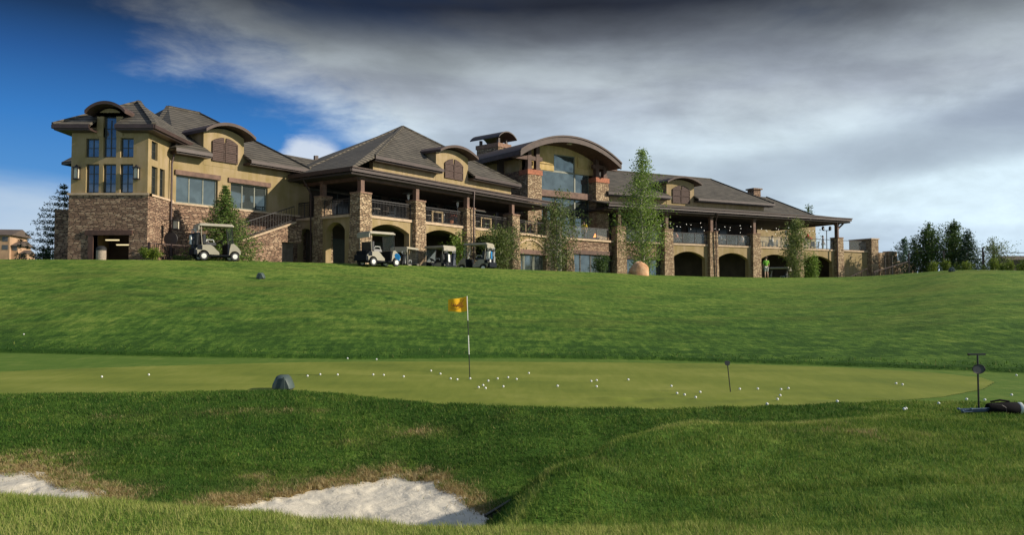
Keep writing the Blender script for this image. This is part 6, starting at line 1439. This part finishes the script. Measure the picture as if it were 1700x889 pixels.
# rake on the mound's flank
a = gp(806, 861, 6, 9.1); b = gp(848, 822, 6.6, 9.4)
t = thing('bunker_rake', 'black bunker rake lying on the mound beside the sand', 'rake', a + Vector((0, -.05, .05))); d = b - a
MB().tube((0, 0, .02), d + Vector((0, 0, .05)), .020, n=8).build('handle', m_blp, t); MB().beam((0.03, .02, .0), d * .55 + Vector((.03, 0, .01)), .05, .025).build('head_bar', m_blp, t)
m = MB()
for k in range(12): q = d * (.03 + .045 * k) + Vector((.035, 0, .01)); m.tube(q, q + Vector((.04, -.03, -.02)), .005, .003, 4)
m.build('tines', m_blp, t)
balls = [(39.5, 556, 'lone white golf ball high on the left lawn slope'), (169, 627.5, 'leftmost white golf ball on the putting green'), (247, 624, 'white golf ball second from the left on the green'), (577, 596.3, 'white ball on the back fringe, left of its neighbour'), (625, 598, 'white ball on the back fringe, nearest the flagstick side'),
 (510.5, 626, 'white ball first to the right of the large light housing'), (531.5, 623.5, 'white ball second to the right of the large light housing'), (560.5, 624, 'white ball third to the right of the large light housing'), (619.5, 624, 'left ball of the pair midway between housing and flagstick'), (637, 624.5, 'right ball of the pair midway between housing and flagstick'),
 (670, 627, 'lone ball well left of the flagstick past the midway pair'), (715.5, 617.5, 'farthest-back ball left of the flagstick'), (731, 622.5, 'ball in front of the farthest-back one left of the flagstick'), (748, 630.5, 'second ball to the left of the flagstick foot'), (759, 632, 'ball immediately left of the flagstick foot'), (780.5, 630.5, 'ball touching the foot of the flagstick'),
 (810.5, 634.5, 'ball above the tight trio right of the flagstick'), (826, 630.5, 'ball behind and right of the tight trio'), (843.5, 628.5, 'higher of the two balls before the farthest ball at centre'), (857.5, 631.5, 'lower of the two balls before the farthest ball at centre'), (878, 621.3, 'farthest-back ball right of the flagstick'), (794.5, 645.5, 'left ball of the tight trio right of the flagstick'), (802, 642, 'top ball of the tight trio right of the flagstick'), (806, 646.8, 'bottom ball of the tight trio right of the flagstick'),
 (835.5, 644, 'ball a little right of the tight trio'), (925.5, 643, 'single ball between the tight trio and the central three'), (981.5, 635, 'left ball of the three at centre right'), (990.5, 633.5, 'back ball of the three at centre right'), (990.5, 644, 'front ball of the three at centre right'), (1043, 632.3, 'lone ball between the central three and the marker stake'),
 (1114.5, 643.3, 'back ball of the cluster left of the marker stake'), (1124, 655.5, 'leftmost front ball of the cluster left of the marker stake'), (1136.5, 657.8, 'middle front ball of the cluster left of the marker stake'), (1155, 662.3, 'nearest ball of the cluster left of the marker stake'), (1162.3, 653.6, 'rightmost ball of the cluster left of the marker stake'),
 (1228, 648.3, 'ball immediately right of the marker stake'), (1258, 647.8, 'second ball to the right of the marker stake'), (1273.5, 673.8, 'ball on the front edge of the green right of the marker'), (1290.8, 665.6, 'lowest of the column of four right of the marker'), (1295.2, 659.2, 'second lowest of the column of four right of the marker'), (1296.6, 649, 'upper left of the column of four right of the marker'), (1308.7, 647, 'upper right of the column of four right of the marker'),
 (1390, 669, 'lone ball at the front edge between the column and the far pair'), (1487.7, 638.8, 'left ball of the far right pair on the green'), (1498.2, 640.6, 'right ball of the far right pair on the green'), (1501, 682.3, 'left ball of the touching pair in the rough'), (1504, 681.3, 'right ball of the touching pair in the rough'), (1558.5, 672.5, 'ball on the apron left of the lying golf bag'),
 (1604.7, 665.7, 'ball just above the club heads of the lying bag'), (1635, 666.7, 'ball right of the T-topped stake above the lying bag'), (1679.5, 658.3, 'ball on the fringe above the bag near the right edge'), (1687.5, 625, 'farthest ball at the right edge behind the green')]
pb = None
for px, py, lb in balls:
    p = gp(px, py + 1.5, 10, 40) + Vector((0, 0, .0214 + .012))
    if pb is None:
        me_b = MB().ball((0, 0, 0), .0216, 14).build('golf_ball', m_ball, smooth='all'); pb = me_b; o = pb
    else: o = pb.copy(); C.objects.link(o)
    o.location = p; tag(o, lb, 'golf ball', 'golf balls on and around the green')
